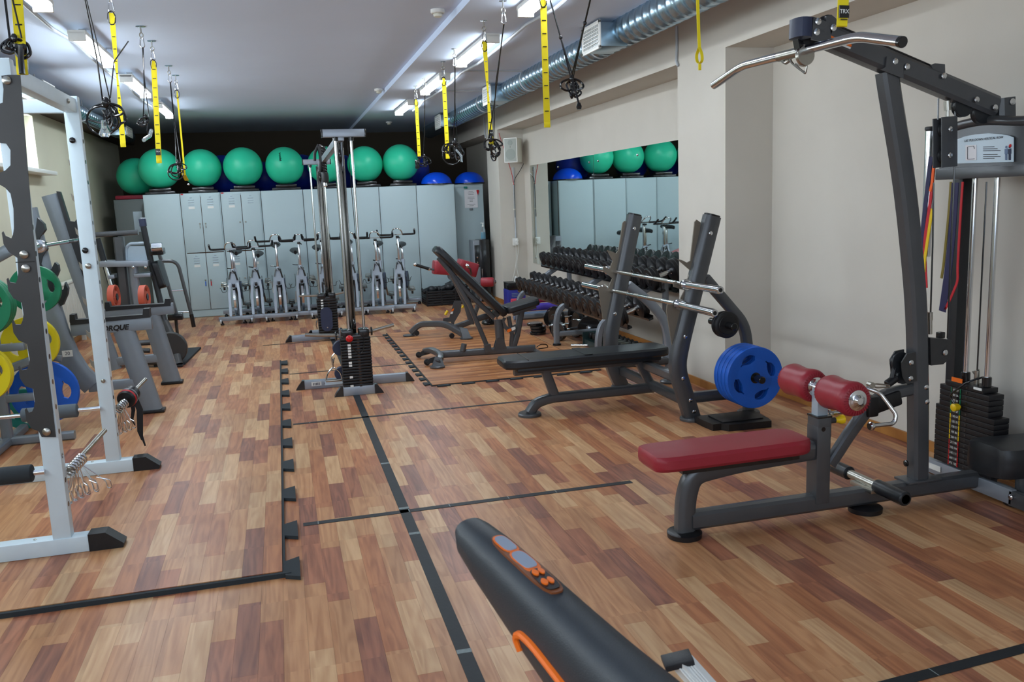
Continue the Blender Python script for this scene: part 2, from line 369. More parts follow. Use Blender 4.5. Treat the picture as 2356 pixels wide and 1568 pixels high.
# the wall behind the camera is the window front: low wall, lintel and side piers
struct('wall_front', MB().box(((XL + XR) / 2, YF - .1, 0.45), (XR - XL + .4, .2, 0.9)).box(((XL + XR) / 2, YF - .1, 2.8), (XR - XL + .4, .2, 0.3)), 'wall')
# skirting boards
mb = MB(); h = 0.062
mb.box((XR - .008, (5.782 - .5) / 2, h / 2), (.016, 6.282, h), bev=.003); obj_ = struct('baseboard_right', mb, 'skirt')
for k, (c, d) in enumerate((((XR - .008, (6.556 + 12.511) / 2, h / 2), (.016, 12.511 - 6.556, h)), ((XP - .008, 6.169, h / 2), (.016, .774 + .03, h)), ((3.39, 5.774, h / 2), (.39, .016, h)),
        ((XP - .008, 12.865, h / 2), (.016, .71 + .03, h)), ((3.39, 12.503, h / 2), (.39, .016, h)))):
    obj('board', MB().box(c, d, bev=.003), 'skirt', obj_)
struct('baseboard_left', MB().box((XL + .008, 8, h / 2), (.016, 17, h), bev=.003), 'skirt')

# mirrors in the far recess
mg = 'wall mirror panels in the recess'
for k, (a, b_, lab) in enumerate(((7.0, 9.53, 'large frameless wall mirror behind the heavy dumbbells, nearer of two'), (9.54, 12.16, 'frameless wall mirror panel nearer the speaker, farther of two'))):
    t = thing('wall_mirror', lab, 'mirror', (XR - .01, (a + b_) / 2, 0.62), mg)
    obj('glass', MB().box((XR - .007, (a + b_) / 2, (0.62 + 2.03) / 2), (.008, b_ - a, 2.03 - 0.62)), 'mirror', t, smooth=0)
    for yy in (a + .14, (a + b_) / 2, b_ - .14):
        for zz in (.7, 1.95): obj('mirror_screw', MB().lathe((XR - .011, yy, zz), (-1, 0, 0), [(0, .012), (.006, .012), (.010, .005)], 10), 'chrome', t)

# ceiling lights
def ceiling_light(x, y, z, lab, grp, side):
    t = thing('ceiling_light', lab, 'light', (x, y, z), grp)
    obj('housing', MB().box((x, y, z - .015), (.125, 1.30, .03), bev=.006), 'white', t)
    sec = [(-.062, 0)] + [(-.062 * math.cos(PI * k / 10), -.052 * math.sin(PI * k / 10)) for k in range(11)]
    mb = MB(); n = 10; pr = [V((x + .055 * math.cos(PI * k / n), 0, z - .03 - .045 * math.sin(PI * k / n))) for k in range(n + 1)]
    mb.prism([V((p.x, y - .62, p.z)) for p in pr], (0, 1.24, 0)); obj('diffuser', mb, 'tube', t)
    if x < 0:
        for e in (-.4, .4): obj('mounting_bracket', MB().box((x, y + e, z + .026), (.05, .03, .052)), 'lightwire', t)
    for e in (-.635, .635): obj('end_cap', MB().box((x, y + e, z - .042), (.118, .03, .07), bev=.008), 'white', t)
    return t
names_l = ['farthest', 'third', 'second', 'nearest']
for k, yy in enumerate(LROW): ceiling_light(-1.32, yy, 2.9, 'lit fluorescent ceiling light on the window side, %s in its row' % ['farthest', 'second farthest', 'second nearest', 'nearest and cut off'][k], 'left ceiling lights', 1)
for k, yy in enumerate(RROW): ceiling_light(1.80, yy, 2.895, 'lit fluorescent ceiling light near the round duct, %s in its row' % ['farthest', 'second farthest', 'second nearest', 'nearest and cut off'][k], 'right ceiling lights', 1)
for xx, zz, lab in ((-1.47, 2.925, 'grey cable conduit running beside the left ceiling lights'), (1.97, 2.872, 'grey cable conduit running beside the right ceiling lights')):
    mb = MB(); mb.tube([(xx + .02 * math.sin(k * 1.7), 3 + k * .6, zz - .012 * (k % 2)) for k in range(17)], .013, 8)
    t = tag(obj('cable_conduit', mb, 'lightwire'), lab, 'conduit')
for k, (yy, x0, x1) in enumerate(((9.0, 1.95, 2.6), (10.6, 1.95, 2.6))):
    tag(obj('cable_conduit', MB().tube([(x0, yy, 2.888), (x1, yy, 2.888)], .011, 8), 'lightwire'), 'thin cross conduit from the lights to the duct, %s' % ('nearer' if k == 0 else 'farther'), 'conduit')

# ducts
def duct(x, z, r, y0, y1, lab, grilles, side, rowname):
    t = thing('ventilation_duct', lab, 'duct', (x, y0, z))
    pr = []; y = y0; st = .125
    while y < y1:
        pr += [(y - y0, r), (y - y0 + st * .84, r), (y - y0 + st * .88, r + .0045), (y - y0 + st * .96, r + .0045)]; y += st
    obj('spiral_pipe', MB().lathe((x, y0, z), (0, 1, 0), pr, 28), 'zinc', t, smooth=50)
    for yy in [y0 + 1.3 + 2.1 * k for k in range(int((y1 - y0) / 2.1))]:
        obj('hanger', MB().tube([(x - side * .02, yy, z + r), (x - side * .02, yy, 2.9 if side > 0 else CEIL)], .006, 6).lathe((x, yy - .012, z), (0, 1, 0), [(0, r + .007), (.024, r + .007)], 28), 'lightwire', t)
    for (a, b_, z0, z1, gxp) in grilles:
        gt = obj('collar', MB().box(((x + gxp) / 2, (a + b_) / 2, (z0 + z1) / 2), (abs(x - gxp) - .02, (b_ - a) * .9, (z1 - z0) * .84), bev=.004), 'zinc', t)
        fr = MB(); fw = .024; xx = gxp
        for (yy, dy, zz, dz) in (((a + b_) / 2, b_ - a, z0 + fw / 2, fw), ((a + b_) / 2, b_ - a, z1 - fw / 2, fw), (a + fw / 2, fw, (z0 + z1) / 2, z1 - z0), (b_ - fw / 2, fw, (z0 + z1) / 2, z1 - z0)):
            fr.box((xx, yy, zz), (.014, dy, dz), bev=.003)
        n = 11
        for k in range(1, n): fr.box((xx, a + (b_ - a) * k / n, (z0 + z1) / 2), (.010, .005, z1 - z0 - .02))
        for k in range(1, 8): fr.box((xx, (a + b_) / 2, z0 + (z1 - z0) * k / 8), (.014, b_ - a - .02, .006))
        obj('grille', fr, 'white', gt)
        obj('grille_back', MB().box((xx + side * .03, (a + b_) / 2, (z0 + z1) / 2), (.006, (b_ - a) * .86, (z1 - z0) * .8)), 'joint', gt)
    return t
g1 = (gx(1382, 118, 2.5), gx(1343, 60, 2.5))
G = []
for (pa, pb) in (((1382, 120), (1343, 56)), ((1130, 232), (1115, 205)), ((1015, 300), (1001, 281))):
    q = [gx(pa[0], pa[1], 2.48), gx(pb[0], pb[1], 2.48), gx(pa[0], pb[1], 2.48)]
    y0, y1 = min(q[0].y, q[1].y), max(q[0].y, q[1].y); zc = 2.775
    G.append((y0, y0 + max(.4, min(.48, y1 - y0)), zc - .105, zc + .105, 2.48))
duct(2.72, 2.815, .118, 1.5, 15.5, 'galvanised round spiral duct under the ceiling along the right wall', G, 1, 'r')
duct(-2.22, 2.79, .085, 2.0, 15.2, 'galvanised round spiral duct along the left wall above the windows', [(8.9, 9.35, 2.66, 2.80, -1.98), (13.4, 13.9, 2.66, 2.8, -1.98)], -1, 'l')
# smoke detectors on the step of the ceiling
for k, (px, py) in enumerate(((1008, 45), (872, 218), (895, 282))):
    p = gz(px, py, 2.88)
    t = thing('smoke_detector', 'round white smoke detector by the ceiling step, %s' % ['nearest and largest', 'middle one', 'farthest, over the steel tower'][k], 'detector', (p.x, p.y, 2.9), 'smoke detectors')
    z0 = 2.95 if p.x < 1.37 else 2.90
    obj('base', MB().lathe((p.x, p.y, z0), (0, 0, -1), [(0, .052), (.022, .052), (.028, .046)], 20), 'white', t)
    obj('sensor', MB().lathe((p.x, p.y, z0 - .028), (0, 0, -1), [(0, .03), (.006, .034), (.02, .032), (.026, .02)], 16), 'offwhite', t)
# ------------------------------------------------------------------ puzzle mats and tape on the floor
def puzzle_mat(x0, x1, y0, y1, th, lab, group, along, w, l, mats, sides, limit, px_sp=.29):
    t = thing('floor_mat', lab, 'mat', ((x0 + x1) / 2, (y0 + y1) / 2, 0))
    obj('foam_base', MB().box(((x0 + x1) / 2, (y0 + y1) / 2, (th - .004) / 2 + .0005), (x1 - x0, y1 - y0, th - .004)), 'foam', t)
    planks(t, x0 + .012, x1 - .012, y0 + .012, y1 - .012, th + .0005, w, l, mats, limit, along, th=.004)
    def tab(c, dx, dy):       # dovetail tongue pointing along (dx, dy)
        n = V((dx, dy, 0)); q = V((-dy, dx, 0)); c = V(c); L_ = .075 if th > .012 else .05; a, b_ = (.05, .085) if th > .012 else (.035, .06)
        mb = MB().prism([c - q * a, c + n * L_ - q * b_, c + n * (L_ + .002) - q * b_ * .5, c + n * (L_ + .002) + q * b_ * .5, c + n * L_ + q * b_, c + q * a], (0, 0, th - .003))
        obj('tab', mb, 'foam', t)
    if 'R' in sides:
        y = y0 + .06
        while y < y1: tab((x1, y, .001), 1, 0); y += px_sp
    if 'L' in sides:
        y = y0 + .1
        while y < y1: tab((x0, y, .001), -1, 0); y += px_sp
    if 'F' in sides:
        x = x0 + .1
        while x < x1: tab((x, y0, .001), 0, -1); x += px_sp
    return t
# the tongue positions follow the photo: 10 tongues between 3.6 m and 9 m
ty = [gz(655, (u + v - 6) / 2, .018).y for u, v in ((1289, 1329), (1191, 1250), (1113, 1161), (1052, 1091), (1004, 1035), (961, 989), (924, 949), (895, 916), (869, 887), (848, 861), (832, 839))]
tm = puzzle_mat(-2.35, -0.095, 3.60, 9.0, .02, 'large interlocking puzzle mat printed as wood under the white power rack', None, 'Y', .086, .56, WOODS, '', 240)
for k, yy in enumerate(ty):
    c = V((-.095, yy, .001)); n = V((1, 0, 0)); q = V((0, 1, 0)); a, b_, L_ = .075, .11, .062
    obj('tab', MB().prism([c - q * a, c + n * L_ - q * b_, c + n * L_ + q * b_, c + q * a], (0, 0, .017)), 'foam', tm)
obj('edge_strip', MB().box((-1.22, 3.592, .010), (2.3, .016, .021)), 'foam', tm)
puzzle_mat(1.147, 2.70, 7.12, 10.35, .012, 'wood-striped interlocking mat under the incline bench and red extension bench', None, 'X', .05, .9, WOODX, 'LF', 200, .215)
def tape(a, b_, w_, lab, worn=()):
    t = thing('floor_tape', lab, 'tape', a)
    obj('strip', MB().beam((a[0], a[1], .0012), (b_[0], b_[1], .0012), w_, .0016), 'tape', t)
    for f in worn:
        p = V(a).lerp(V(b_), f); obj('worn_patch', MB().beam((p.x, p.y, .0022), (p.x + (b_[0] - a[0]) * .0022 + .001, p.y + (b_[1] - a[1]) * .0022, .0022), w_, .0008), 'tapewear', t)
    return t
tape((.503, 1.2, 0), (.503, 13.2, 0), .052, 'long wide black floor tape line running away under the cable tower', (.127, .222, .32, .252))
tape((-.005, 4.19, 0), (1.75, 4.19, 0), .042, 'black tape line crossing the floor towards the red seat bench', (.04, .3, .42, .6, .75))
tape((-.02, 6.27, 0), (2.3, 6.27, 0), .034, 'thin black tape line crossing the floor towards the black press bench', (.05, .5))
tape((-.02, 8.26, 0), (1.12, 8.26, 0), .03, 'faint black tape line crossing behind the front weight stack')
tape((-.3, 10.2, 0), (1.1, 10.2, 0), .03, 'farthest thin tape line at the foot of the rear cable tower')
_a, _b = gz(1900, 1612), gz(2420, 1474)
tape((_a.x, _a.y, 0), (_b.x, _b.y, 0), .045, 'black tape line cut by the bottom right corner of the picture', (.45,))

# ------------------------------------------------------------------ lockers across the room
LY = 13.5; LH = 1.83
GAP = .005
ex = [-1.878, -1.371, -.809, -.234, .38, .97, 1.526, 2.108, 2.718]
def locker(i, x0, x1, doors, lab, grp):
    t = thing('metal_locker', lab, 'locker', ((x0 + x1) / 2, LY + .25, 0), grp)
    g = .004
    obj('cabinet', MB().box(((x0 + x1) / 2, LY + .25, LH / 2), (x1 - x0 - g * 2, .5, LH), bev=.004), 'locker', t)
    obj('gap_strip', MB().box((x1 - .001, LY + .02, LH / 2), (.004, .02, LH - .01)), 'joint', t)
    obj('plinth', MB().box(((x0 + x1) / 2, LY - .003, .055), (x1 - x0 - .03, .012, .09)), 'locker', t)
    if not doors:
        obj('back_panel', MB().box(((x0 + x1) / 2, LY - .004, LH / 2 + .03), (x1 - x0 - .03, .006, LH - .12), bev=.002), 'locker', t); return t
    xm = (x0 + x1) / 2
    obj('door_recess', MB().box((xm, LY - .0015, LH / 2 + .03), (x1 - x0 - .045, .003, LH - .16)), 'joint', t)
    for r_, (z0, z1) in enumerate(((.115, .952), (.966, LH - .025))):
        for c_, (a, b_) in enumerate(((x0 + .02, xm - .004), (xm + .004, x1 - .02))):
            d = obj('door', MB().box(((a + b_) / 2, LY - .008, (z0 + z1) / 2), (b_ - a, .014, z1 - z0), bev=.002), 'locker', t)
            vx = (a + b_) / 2; mb = MB()
            for k in range(4): mb.beam((vx - (.04 if k else .015), LY - .017, z1 - .035 - k * .035), (vx + (.04 if k else .015), LY - .017, z1 - .035 - k * .035), .008, .012, bev=.003)
            obj('vent_slots', mb, 'lightgrey', d)
            if (i, c_) != (2, 1) or r_ == 0: obj('label_plate', MB().box((vx, LY - .016, z1 - .185), (.085, .003, .035)), 'white', d)
            kx = b_ - .035 if c_ == 0 else a + .035
            obj('lock', MB().lathe((kx, LY - .014, (z0 + z1) / 2 - (.0 if r_ else -.02)), (0, -1, 0), [(0, .012), (.012, .011), (.016, .006)], 12), 'steel', d)
            if i == 1 and r_ == 0: obj('key_tag', MB().box((kx, LY - .03, (z0 + z1) / 2 - .035), (.014, .006, .07), bev=.002), 'blue' if c_ == 0 else 'red', d)
            elif i == 1: obj('key_tag', MB().box((kx, LY - .03, (z0 + z1) / 2 - .04), (.010, .006, .05), bev=.002), 'steel', d)
    for xx in (x0 + .03,): obj('sticker', MB().box((xx, LY - .003, LH - .012), (.035, .008, .018)), 'red', t)
    return t
pos = ['leftmost of the tall row', '', '', 'just right of the doored lockers', 'behind the rear cable tower', 'right of the front cable tower post', 'behind the rightmost exercise bikes', 'rightmost, behind the black crate']
for i in range(8):
    if i in (1, 2): locker(i, ex[i], ex[i + 1], True, 'grey-green four-door metal locker, %s' % ('left one with blue and red key tags' if i == 1 else 'right one behind the second exercise bike'), 'tall metal lockers')
    else: locker(i, ex[i], ex[i + 1], False, 'plain grey-green locker back without doors, %s' % pos[i], 'tall metal lockers')
# dark cabinet at the left, shaded cabinet with notices at the right
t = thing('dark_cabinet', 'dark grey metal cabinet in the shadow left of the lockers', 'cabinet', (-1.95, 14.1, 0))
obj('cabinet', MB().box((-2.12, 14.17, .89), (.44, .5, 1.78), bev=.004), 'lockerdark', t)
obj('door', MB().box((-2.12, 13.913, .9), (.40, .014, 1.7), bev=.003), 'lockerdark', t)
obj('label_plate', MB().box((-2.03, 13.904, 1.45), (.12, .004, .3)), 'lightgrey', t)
t = thing('notice_cabinet', 'grey metal cabinet with a pinned notice, right of the locker row', 'cabinet', (2.96, 14.0, 0))
obj('cabinet', MB().box((3.0, 14.05, .915), (.5, .5, 1.83), bev=.004), 'locker', t)
obj('top_strip', MB().box((3.0, 13.797, 1.8), (.49, .008, .04)), 'locker', t)
pl = gy(1068, 437, 13.79); pr_ = gy(1100, 477, 13.79)
nt = tag(obj('notice_sheet', MB().box(((pl.x + pr_.x) / 2, 13.795, (pl.z + pr_.z) / 2), (pr_.x - pl.x, .003, pl.z - pr_.z)), 'paper'), 'white printed notice sheet held by magnets on the right cabinet', 'paper')
mb = MB(); rr = random.Random(3)
for k in range(11):
    if k in (3, 8): continue
    wd = (.05 + .1 * rr.random()); mb.box(((pl.x + pr_.x) / 2, 13.7925, pl.z - .025 - k * .023), (wd, .001, .005))
obj('printed_lines', mb, 'print', nt)
for k, (px, py, m_, lab) in enumerate(((1071, 431, 'teal', 'small teal magnet above the notice sheet'), (1099, 440, 'red', 'small red heart-shaped magnet by the notice corner'), (1084, 481, 'grey', 'small grey magnet below the notice sheet'))):
    p = gy(px, py, 13.79); mb = MB()
    if k == 1: mb.sphere((p.x - .008, 13.788, p.z + .01), .014, 10, 6, (1, .4, 1)).sphere((p.x + .008, 13.788, p.z + .01), .014, 10, 6, (1, .4, 1)).prism([(p.x - .02, 13.782, p.z + .006), (p.x + .02, 13.782, p.z + .006), (p.x + .004, 13.782, p.z - .05), (p.x - .004, 13.782, p.z - .05)], (0, .01, 0))
    else: mb.box((p.x, 13.788, p.z), (.06, .012, .03), bev=.004)
    tag(obj('magnet', mb, m_), lab, 'magnet', 'magnets on the cabinet')
# hidden second row of cabinets that carries the rear balls
t = thing('rear_cabinet', 'long dark cabinet row standing behind the lockers', 'cabinet', (.4, 14.3, 0))
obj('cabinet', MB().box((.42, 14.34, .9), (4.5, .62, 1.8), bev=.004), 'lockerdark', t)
tag(obj('folded_mat', MB().box((-2.12, 14.14, 1.812), (.40, .4, .06), bev=.02), 'magenta'), 'dark red folded mat on the dark cabinet at left', 'mat')

# ------------------------------------------------------------------ balls on their black risers
def ball(c, r, m, lab, grp, valve=True, name='exercise_ball'):
    t = thing(name, lab, 'ball', c, grp)
    mb = MB(); n = 22; pr = []
    for k in range(n + 1):
        a = PI * k / n; z = -math.cos(a); q = max(0, -z - .9) * .35
        pr.append((r * (z + q), r * math.sin(a)))
    obj('ball_body', mb.lathe(c, (0, 0, 1), pr, 40), m, t, smooth=80)
    return t
bx = [366, 464, 559, 655, 750, 840, 922]; br = [.292, .282, .288, .284, .28, .276, .284]
where = ['leftmost of the front row, behind the yellow strap', 'second from left in the front row', 'third from left in the front row', 'with black lettering, fourth from left', 'half hidden behind the rear cable tower', 'right of the front cable tower', 'rightmost of the green balls']
for k, px in enumerate(bx):
    p = gy(px, 383, 13.78); zc = LH + .095 + .283
    ball((p.x, 13.78, zc - .283 + br[k] * .965), br[k], 'green', 'green exercise ball on lockers, ' + where[k], 'green exercise balls on the lockers')
    st = thing('step_riser', 'black step riser under the green ball %s' % where[k].replace('with black lettering, ', ''), 'step', (p.x, 13.78, LH), 'black risers under the balls')
    obj('riser_foot', MB().box((p.x, 13.75, LH + .022), (.42, .3, .044), bev=.014), 'blackgloss', st)
    obj('riser_top', MB().box((p.x, 13.75, LH + .068), (.31, .24, .045), bev=.012), 'blackgloss', st)
    if k == 3:
        root = [o for o in C.objects if o.name.startswith('exercise_ball')][-1]
        c = V((p.x, 13.78, zc - .283 + br[3] * .965)); pts = []
        for q in range(40):
            u, v = -.06 + .006 * math.sin(q * 1.25) * 2 + (.012 if q % 9 == 0 else 0), .19 - q * .0033; 
            d_ = V((u, -math.sqrt(max(.01, br[3] ** 2 - u * u - v * v)), v)); pts.append(c + d_ * 1.004)
        obj('script_lettering', MB().tube(pts, .0035, 6), 'blackgloss', root)
for (x, y, z, r, m, lab) in ((-2.05, 14.32, 2.12, .28, 'green', 'green ball in the shade behind the leftmost ball'), (-.78, 14.35, 2.13, .31, 'blueball', 'dark blue ball behind the gap of second and third green balls'),
        (.42, 14.38, 2.15, .30, 'blueball', 'dark blue ball behind the lettered green ball'), (2.17, 14.3, 2.1, .30, 'blueball', 'dark blue ball right behind the rightmost green ball'), (-.16, 14.38, 2.1, .25, 'blueball', 'dark blue ball behind the third green ball'), (1.05, 14.38, 2.12, .29, 'blueball', 'dark blue ball behind the cable tower ball')):
    ball((x, y, 1.8 + r if x > -1.9 else 1.845 + r), r, m, lab, None)
for k, (px, lab) in enumerate(((1004, 'glossy blue half-dome balance trainer, left one'), (1080, 'glossy blue half-dome balance trainer, right one by the wall'))):
    yy = 13.72 if k == 0 else 13.98; p = gy(px, 418, yy)
    t = thing('balance_dome', lab, 'balance trainer', (p.x, yy, LH), 'blue balance domes')
    obj('dome', MB().lathe((p.x, yy, LH + .02), (0, 0, 1), [(.0, .245)] + [(.185 * math.sin(a * PI / 2 / 10), .245 * math.cos(a * PI / 2 / 10)) for a in range(1, 11)], 36), 'bluedome', t, smooth=80)
    obj('platform', MB().lathe((p.x, yy, LH), (0, 0, 1), [(0, .23), (.006, .255), (.022, .255)], 36), 'blackgloss', t)

# ------------------------------------------------------------------ indoor cycles
def cycle(px, pyb, hz, sz, lab, yaw=0.0, dy=0.0, pedal=0.0, seatdx=.0):
    y0 = 12.35 + dy; p = gy(px, 690, y0)
    t = thing('exercise_bike', lab, 'exercise bike', (0, 0, 0), 'indoor cycles in front of the lockers')
    b = MB().box((0, 0, .085), (.46, .05, .055), bev=.004); obj('front_base', b, 'silver', t)
    obj('rear_base', MB().box((0, .98, .07), (.46, .05, .05), bev=.004), 'silver', t)
    obj('base_rail', MB().beam((0, .02, .09), (0, .96, .08), .05, .04), 'silver', t)
    for sx in (-1, 1):
        obj('foot', MB().lathe((sx * .19, 0, 0), (0, 0, 1), [(0, .026), (.02, .026), (.032, .012), (.062, .012)], 12), 'black', t)
        obj('foot', MB().lathe((sx * .19, .98, 0), (0, 0, 1), [(0, .026), (.02, .026), (.045, .012)], 12), 'black', t)
    obj('wheel', MB().cyl((-.215, -.02, .05), (-.195, -.02, .05), .03, 12).cyl((.195, -.02, .05), (.215, -.02, .05), .03, 12), 'lightwire', t)
    for sx in (-1, 1):
        obj('fork', MB().sweep([(sx * .068, 0, .11), (sx * .066, .09, .42), (sx * .052, .13, .56)], [(-.017, -.03), (.017, -.03), (.017, .03), (-.017, .03)], (0, 1, 0)), 'silver', t)
    obj('head_plate', MB().prism([(-.072, .11, .50), (.072, .11, .50), (.07, .125, .60), (.024, .14, .72), (-.024, .14, .72), (-.07, .125, .60)], (0, .045, 0)), 'silver', t)
    obj('flywheel', MB().lathe((-.017, .22, .33), (1, 0, 0), [(0, .15), (0, .205), (.002, .215), (.032, .215), (.034, .205), (.034, .15)], 36), 'chrome', t)
    obj('brake_block', MB().box((0, .06, .535), (.04, .03, .045), bev=.004), 'blackgloss', t)
    obj('frame', MB().oval([(0, .16, .68), (0, .48, .42), (0, .52, .40)], .06, .08, (1, 0, 0)).oval([(0, .52, .40), (0, .9, .09)], .06, .07, (1, 0, 0)).oval([(0, .5, .38), (0, .64, .72)], .05, .07, (1, 0, 0)), 'silver', t)
    obj('belt_guard', MB().prism([(.05, .2, .36), (.05, .52, .30), (.05, .62, .42), (.05, .48, .56), (.05, .2, .5)], (.04, 0, 0)), 'slate', t)
    # stem, bars
    obj('handlebar_post', MB().box((0, .15, (.70 + hz - .02) / 2), (.03, .042, hz - .02 - .70), bev=.006), 'chrome', t)
    obj('collar', MB().lathe((0, .15, .70), (0, 0, 1), [(0, .032), (.02, .034), (.05, .028), (.06, .02)], 14), 'silver', t)
    obj('post_lever', MB().tube([(0, .11, .735), (.0, .07, .74), (.045, .05, .685)], .008, 8), 'blackgloss', t)
    obj('post_lever', MB().tube([(.03, .12, .72), (.055, .1, .60)], .011, 8), 'blackgloss', t)
    obj('post_lever', MB().tube([(-.03, .12, .72), (-.052, .1, .62)], .009, 8), 'blackgloss', t)
    hb = obj('handlebar', MB().tube([(-.075, .12, hz), (-.068, .06, hz + .055), (-.035, .02, hz + .092), (.035, .02, hz + .092), (.068, .06, hz + .055), (.075, .12, hz)], .0085, 8, .03).beam((-.08, .12, hz), (.08, .12, hz), .022, .016), 'chrome', t)
    for sx in (-1, 1):
        obj('grip', MB().tube([(sx * .075, .12, hz), (sx * .235, .10, hz + .002), (sx * .262, .02, hz + .01), (sx * .266, -.07, hz + .075)], .014, 8, .03), 'black', hb)
    obj('clamp', MB().box((0, .13, hz - .03), (.045, .06, .03), bev=.005).tube([(.02, .1, hz - .035), (.035, .08, hz - .05)], .008, 6), 'blackgloss', hb)
    # seat
    st = obj('seat', MB().sweep([(seatdx, .50, sz), (seatdx, .56, sz + .01), (seatdx, .66, sz + .012), (seatdx, .76, sz + .02), (seatdx, .80, sz + .02)], lambda q: [((.022 + .055 * min(1, max(0, (q - .2) / .5)) ** .8) * math.cos(a * PI / 6), (.030 + .012 * q) * math.sin(a * PI / 6)) for a in range(12)], (0, 0, 1)), 'black', t)
    obj('seat_post', MB().box((0, .66, (.70 + sz) / 2 - .01), (.032, .045, sz - .70), bev=.005), 'chrome', t)
    obj('seat_lever', MB().tube([(0, .68, .72), (-.05, .66, .73), (-.1, .64, .74)], .008, 6), 'blackgloss', t)
    # cranks, pedals, toe cages
    for k, sx in enumerate((-1, 1)):
        a = pedal + PI * k; cy, cz = .46 + .17 * math.cos(a), .36 + .17 * math.sin(a)
        obj('crank', MB().beam((sx * .085, .46, .36), (sx * .1, cy, cz), .014, .026, (1, 0, 0)), 'steel', t)
        pd = obj('pedal', MB().box((sx * .155, cy, cz), (.085, .06, .022), bev=.004).box((sx * .155, cy - .005, cz - .035), (.03, .02, .05), bev=.005), 'blackgloss', t)
        obj('toe_cage', MB().tube([(sx * .12, cy, cz + .01), (sx * .118, cy - .05, cz + .02), (sx * .125, cy - .055, cz + .055), (sx * .185, cy - .055, cz + .055), (sx * .192, cy - .05, cz + .02), (sx * .19, cy, cz + .01)], .005, 6)
            .tube([(sx * .118, cy - .052, cz + .0), (sx * .155, cy - .075, cz - .005), (sx * .192, cy - .052, cz + .0)], .007, 6).tube([(sx * .118, cy - .052, cz + .03), (sx * .155, cy - .08, cz + .028), (sx * .192, cy - .052, cz + .03)], .006, 6), 'steel', pd)
    for sx in (-1, 1):      # bottle cage wires beside the plate
        obj('bottle_cage', MB().tube([(sx * .085, .1, .64), (sx * .087, .09, .50), (sx * .10, .08, .45), (sx * .155, .06, .445), (sx * .165, .04, .50), (sx * .18, .03, .51)], .0035, 6, .02), 'blackgloss', t)
    t.location = (p.x, y0, 0); t.rotation_euler = (0, 0, yaw)
    for c in t.children: c.matrix_parent_inverse = Matrix.Identity(4)
    return t
bk = [(540, 1.035, .95, .0, .0, .9, 'leftmost in the row', .05), (592, 1.05, .90, .0, .06, 2.2, 'second from the left', .05), (645, 1.115, 1.02, .0, .0, 1.2, 'third from the left', -.01), (698, 1.10, .92, .0, .06, 4.4, 'fourth from the left', -.05),
      (750, 1.115, .95, .03, .0, 1.0, 'half hidden behind the rear cable tower', -.06), (812, 1.10, 1.0, .12, .06, 3.0, 'just behind the front cable tower', -.05), (870, 1.09, .96, .2, .0, 2.1, 'second from the right', -.02), (921, 1.12, .93, .24, .03, .4, 'rightmost in the row', -.02)]
for (px, hz, sz, yaw, dy, pd, lab, sdx) in bk:
    cycle(px, 700, hz, sz, 'silver indoor exercise bike with black bullhorn bars, ' + lab, -yaw, dy, pd, sdx)
# crate with gloves, water cooler with bottle of gel
a = gz(964, 694); 
t = thing('storage_crate', 'black slatted plastic crate on the floor before the lockers', 'crate', (2.25, 12.95, 0))
x0, x1, y0, y1 = gz(966, 693).x, gz(1062, 688).x, 12.85, 13.3
mb = MB()
for k in range(6):
    z = .02 + k * .038
    for (c, d) in ((((x0 + x1) / 2, y0, z), (x1 - x0, .014, .030)), (((x0 + x1) / 2, y1, z), (x1 - x0, .014, .030)), ((x0, (y0 + y1) / 2, z), (.014, y1 - y0, .030)), ((x1, (y0 + y1) / 2, z), (.014, y1 - y0, .030))): mb.box(c, d, bev=.003)
for xx in (x0, x0 + (x1 - x0) / 3, x0 + 2 * (x1 - x0) / 3, x1):
    for yy in (y0, y1): mb.box((xx, yy, .118), (.022, .022, .235))
obj('crate_wall', mb, 'black', t); obj('crate_floor', MB().box(((x0 + x1) / 2, (y0 + y1) / 2, .012), (x1 - x0, y1 - y0, .012)), 'black', t)
rr = random.Random(5)
for k, (fx, fz, r) in enumerate(((.15, .235, .07), (.36, .22, .07), (.56, .26, .07), (.72, .29, .085), (.85, .24, .07))):
    c = (x0 + (x1 - x0) * fx, 13.0 + .1 * (k % 2), fz)
    g = thing('boxing_glove', 'black boxing glove in the crate, %s' % ['at its left end', 'second from the left', 'in the middle of the heap', 'topmost with a white tag', 'at the right end'][k], 'glove', c, 'gloves in the crate')
    obj('mitt', MB().sphere(c, r, 16, 10, (1.25, 1, .85)).sphere((c[0] + .06, c[1] - .03, c[2] + .02), r * .5, 12, 8, (1.3, 1, 1)), 'vinyl', g)
    obj('cuff', MB().cyl((c[0] - .05, c[1], c[2]), (c[0] - .13, c[1] + .02, c[2] - .03), r * .6, 16, .01), 'vinyl', g)
    if k == 3: obj('tag_patch', MB().box((c[0], c[1] - r - .004, c[2]), (.03, .006, .012)), 'white', g)
    obj('glove_fill', MB().sphere((c[0], c[1] + .03, c[2] - .1), .085, 12, 8), 'vinyl', g)
xa, xb = gy(1091, 600, 12.95).x, gy(1128, 600, 12.95).x
t = thing('water_cooler', 'tall black water dispenser standing against the pier', 'water dispenser', ((xa + xb) / 2, 13.1, 0))
zt = gy(1110, 551, 12.95).z
obj('body', MB().box(((xa + .1 + xb) / 2, 13.12, zt / 2), (xb - xa - .1, .32, zt), bev=.01), 'blackgloss', t)
pn = obj('side_panel', MB().box((xa + .05, 13.12, zt / 2), (.1, .30, zt - .01), bev=.006), 'grey', t)
obj('dispenser_bay', MB().box((xa + .055, 12.965, zt * .74), (.075, .02, .34), bev=.004), 'blackgloss', t)
for zz in (zt * .74, zt * .66): obj('tap', MB().cyl((xa + .05, 12.96, zz), (xa + .05, 12.93, zz - .02), .012, 10), 'chrome', t)
obj('handle', MB().box((xa + .12, 12.952, zt * .42), (.012, .014, .22)), 'chrome', t)
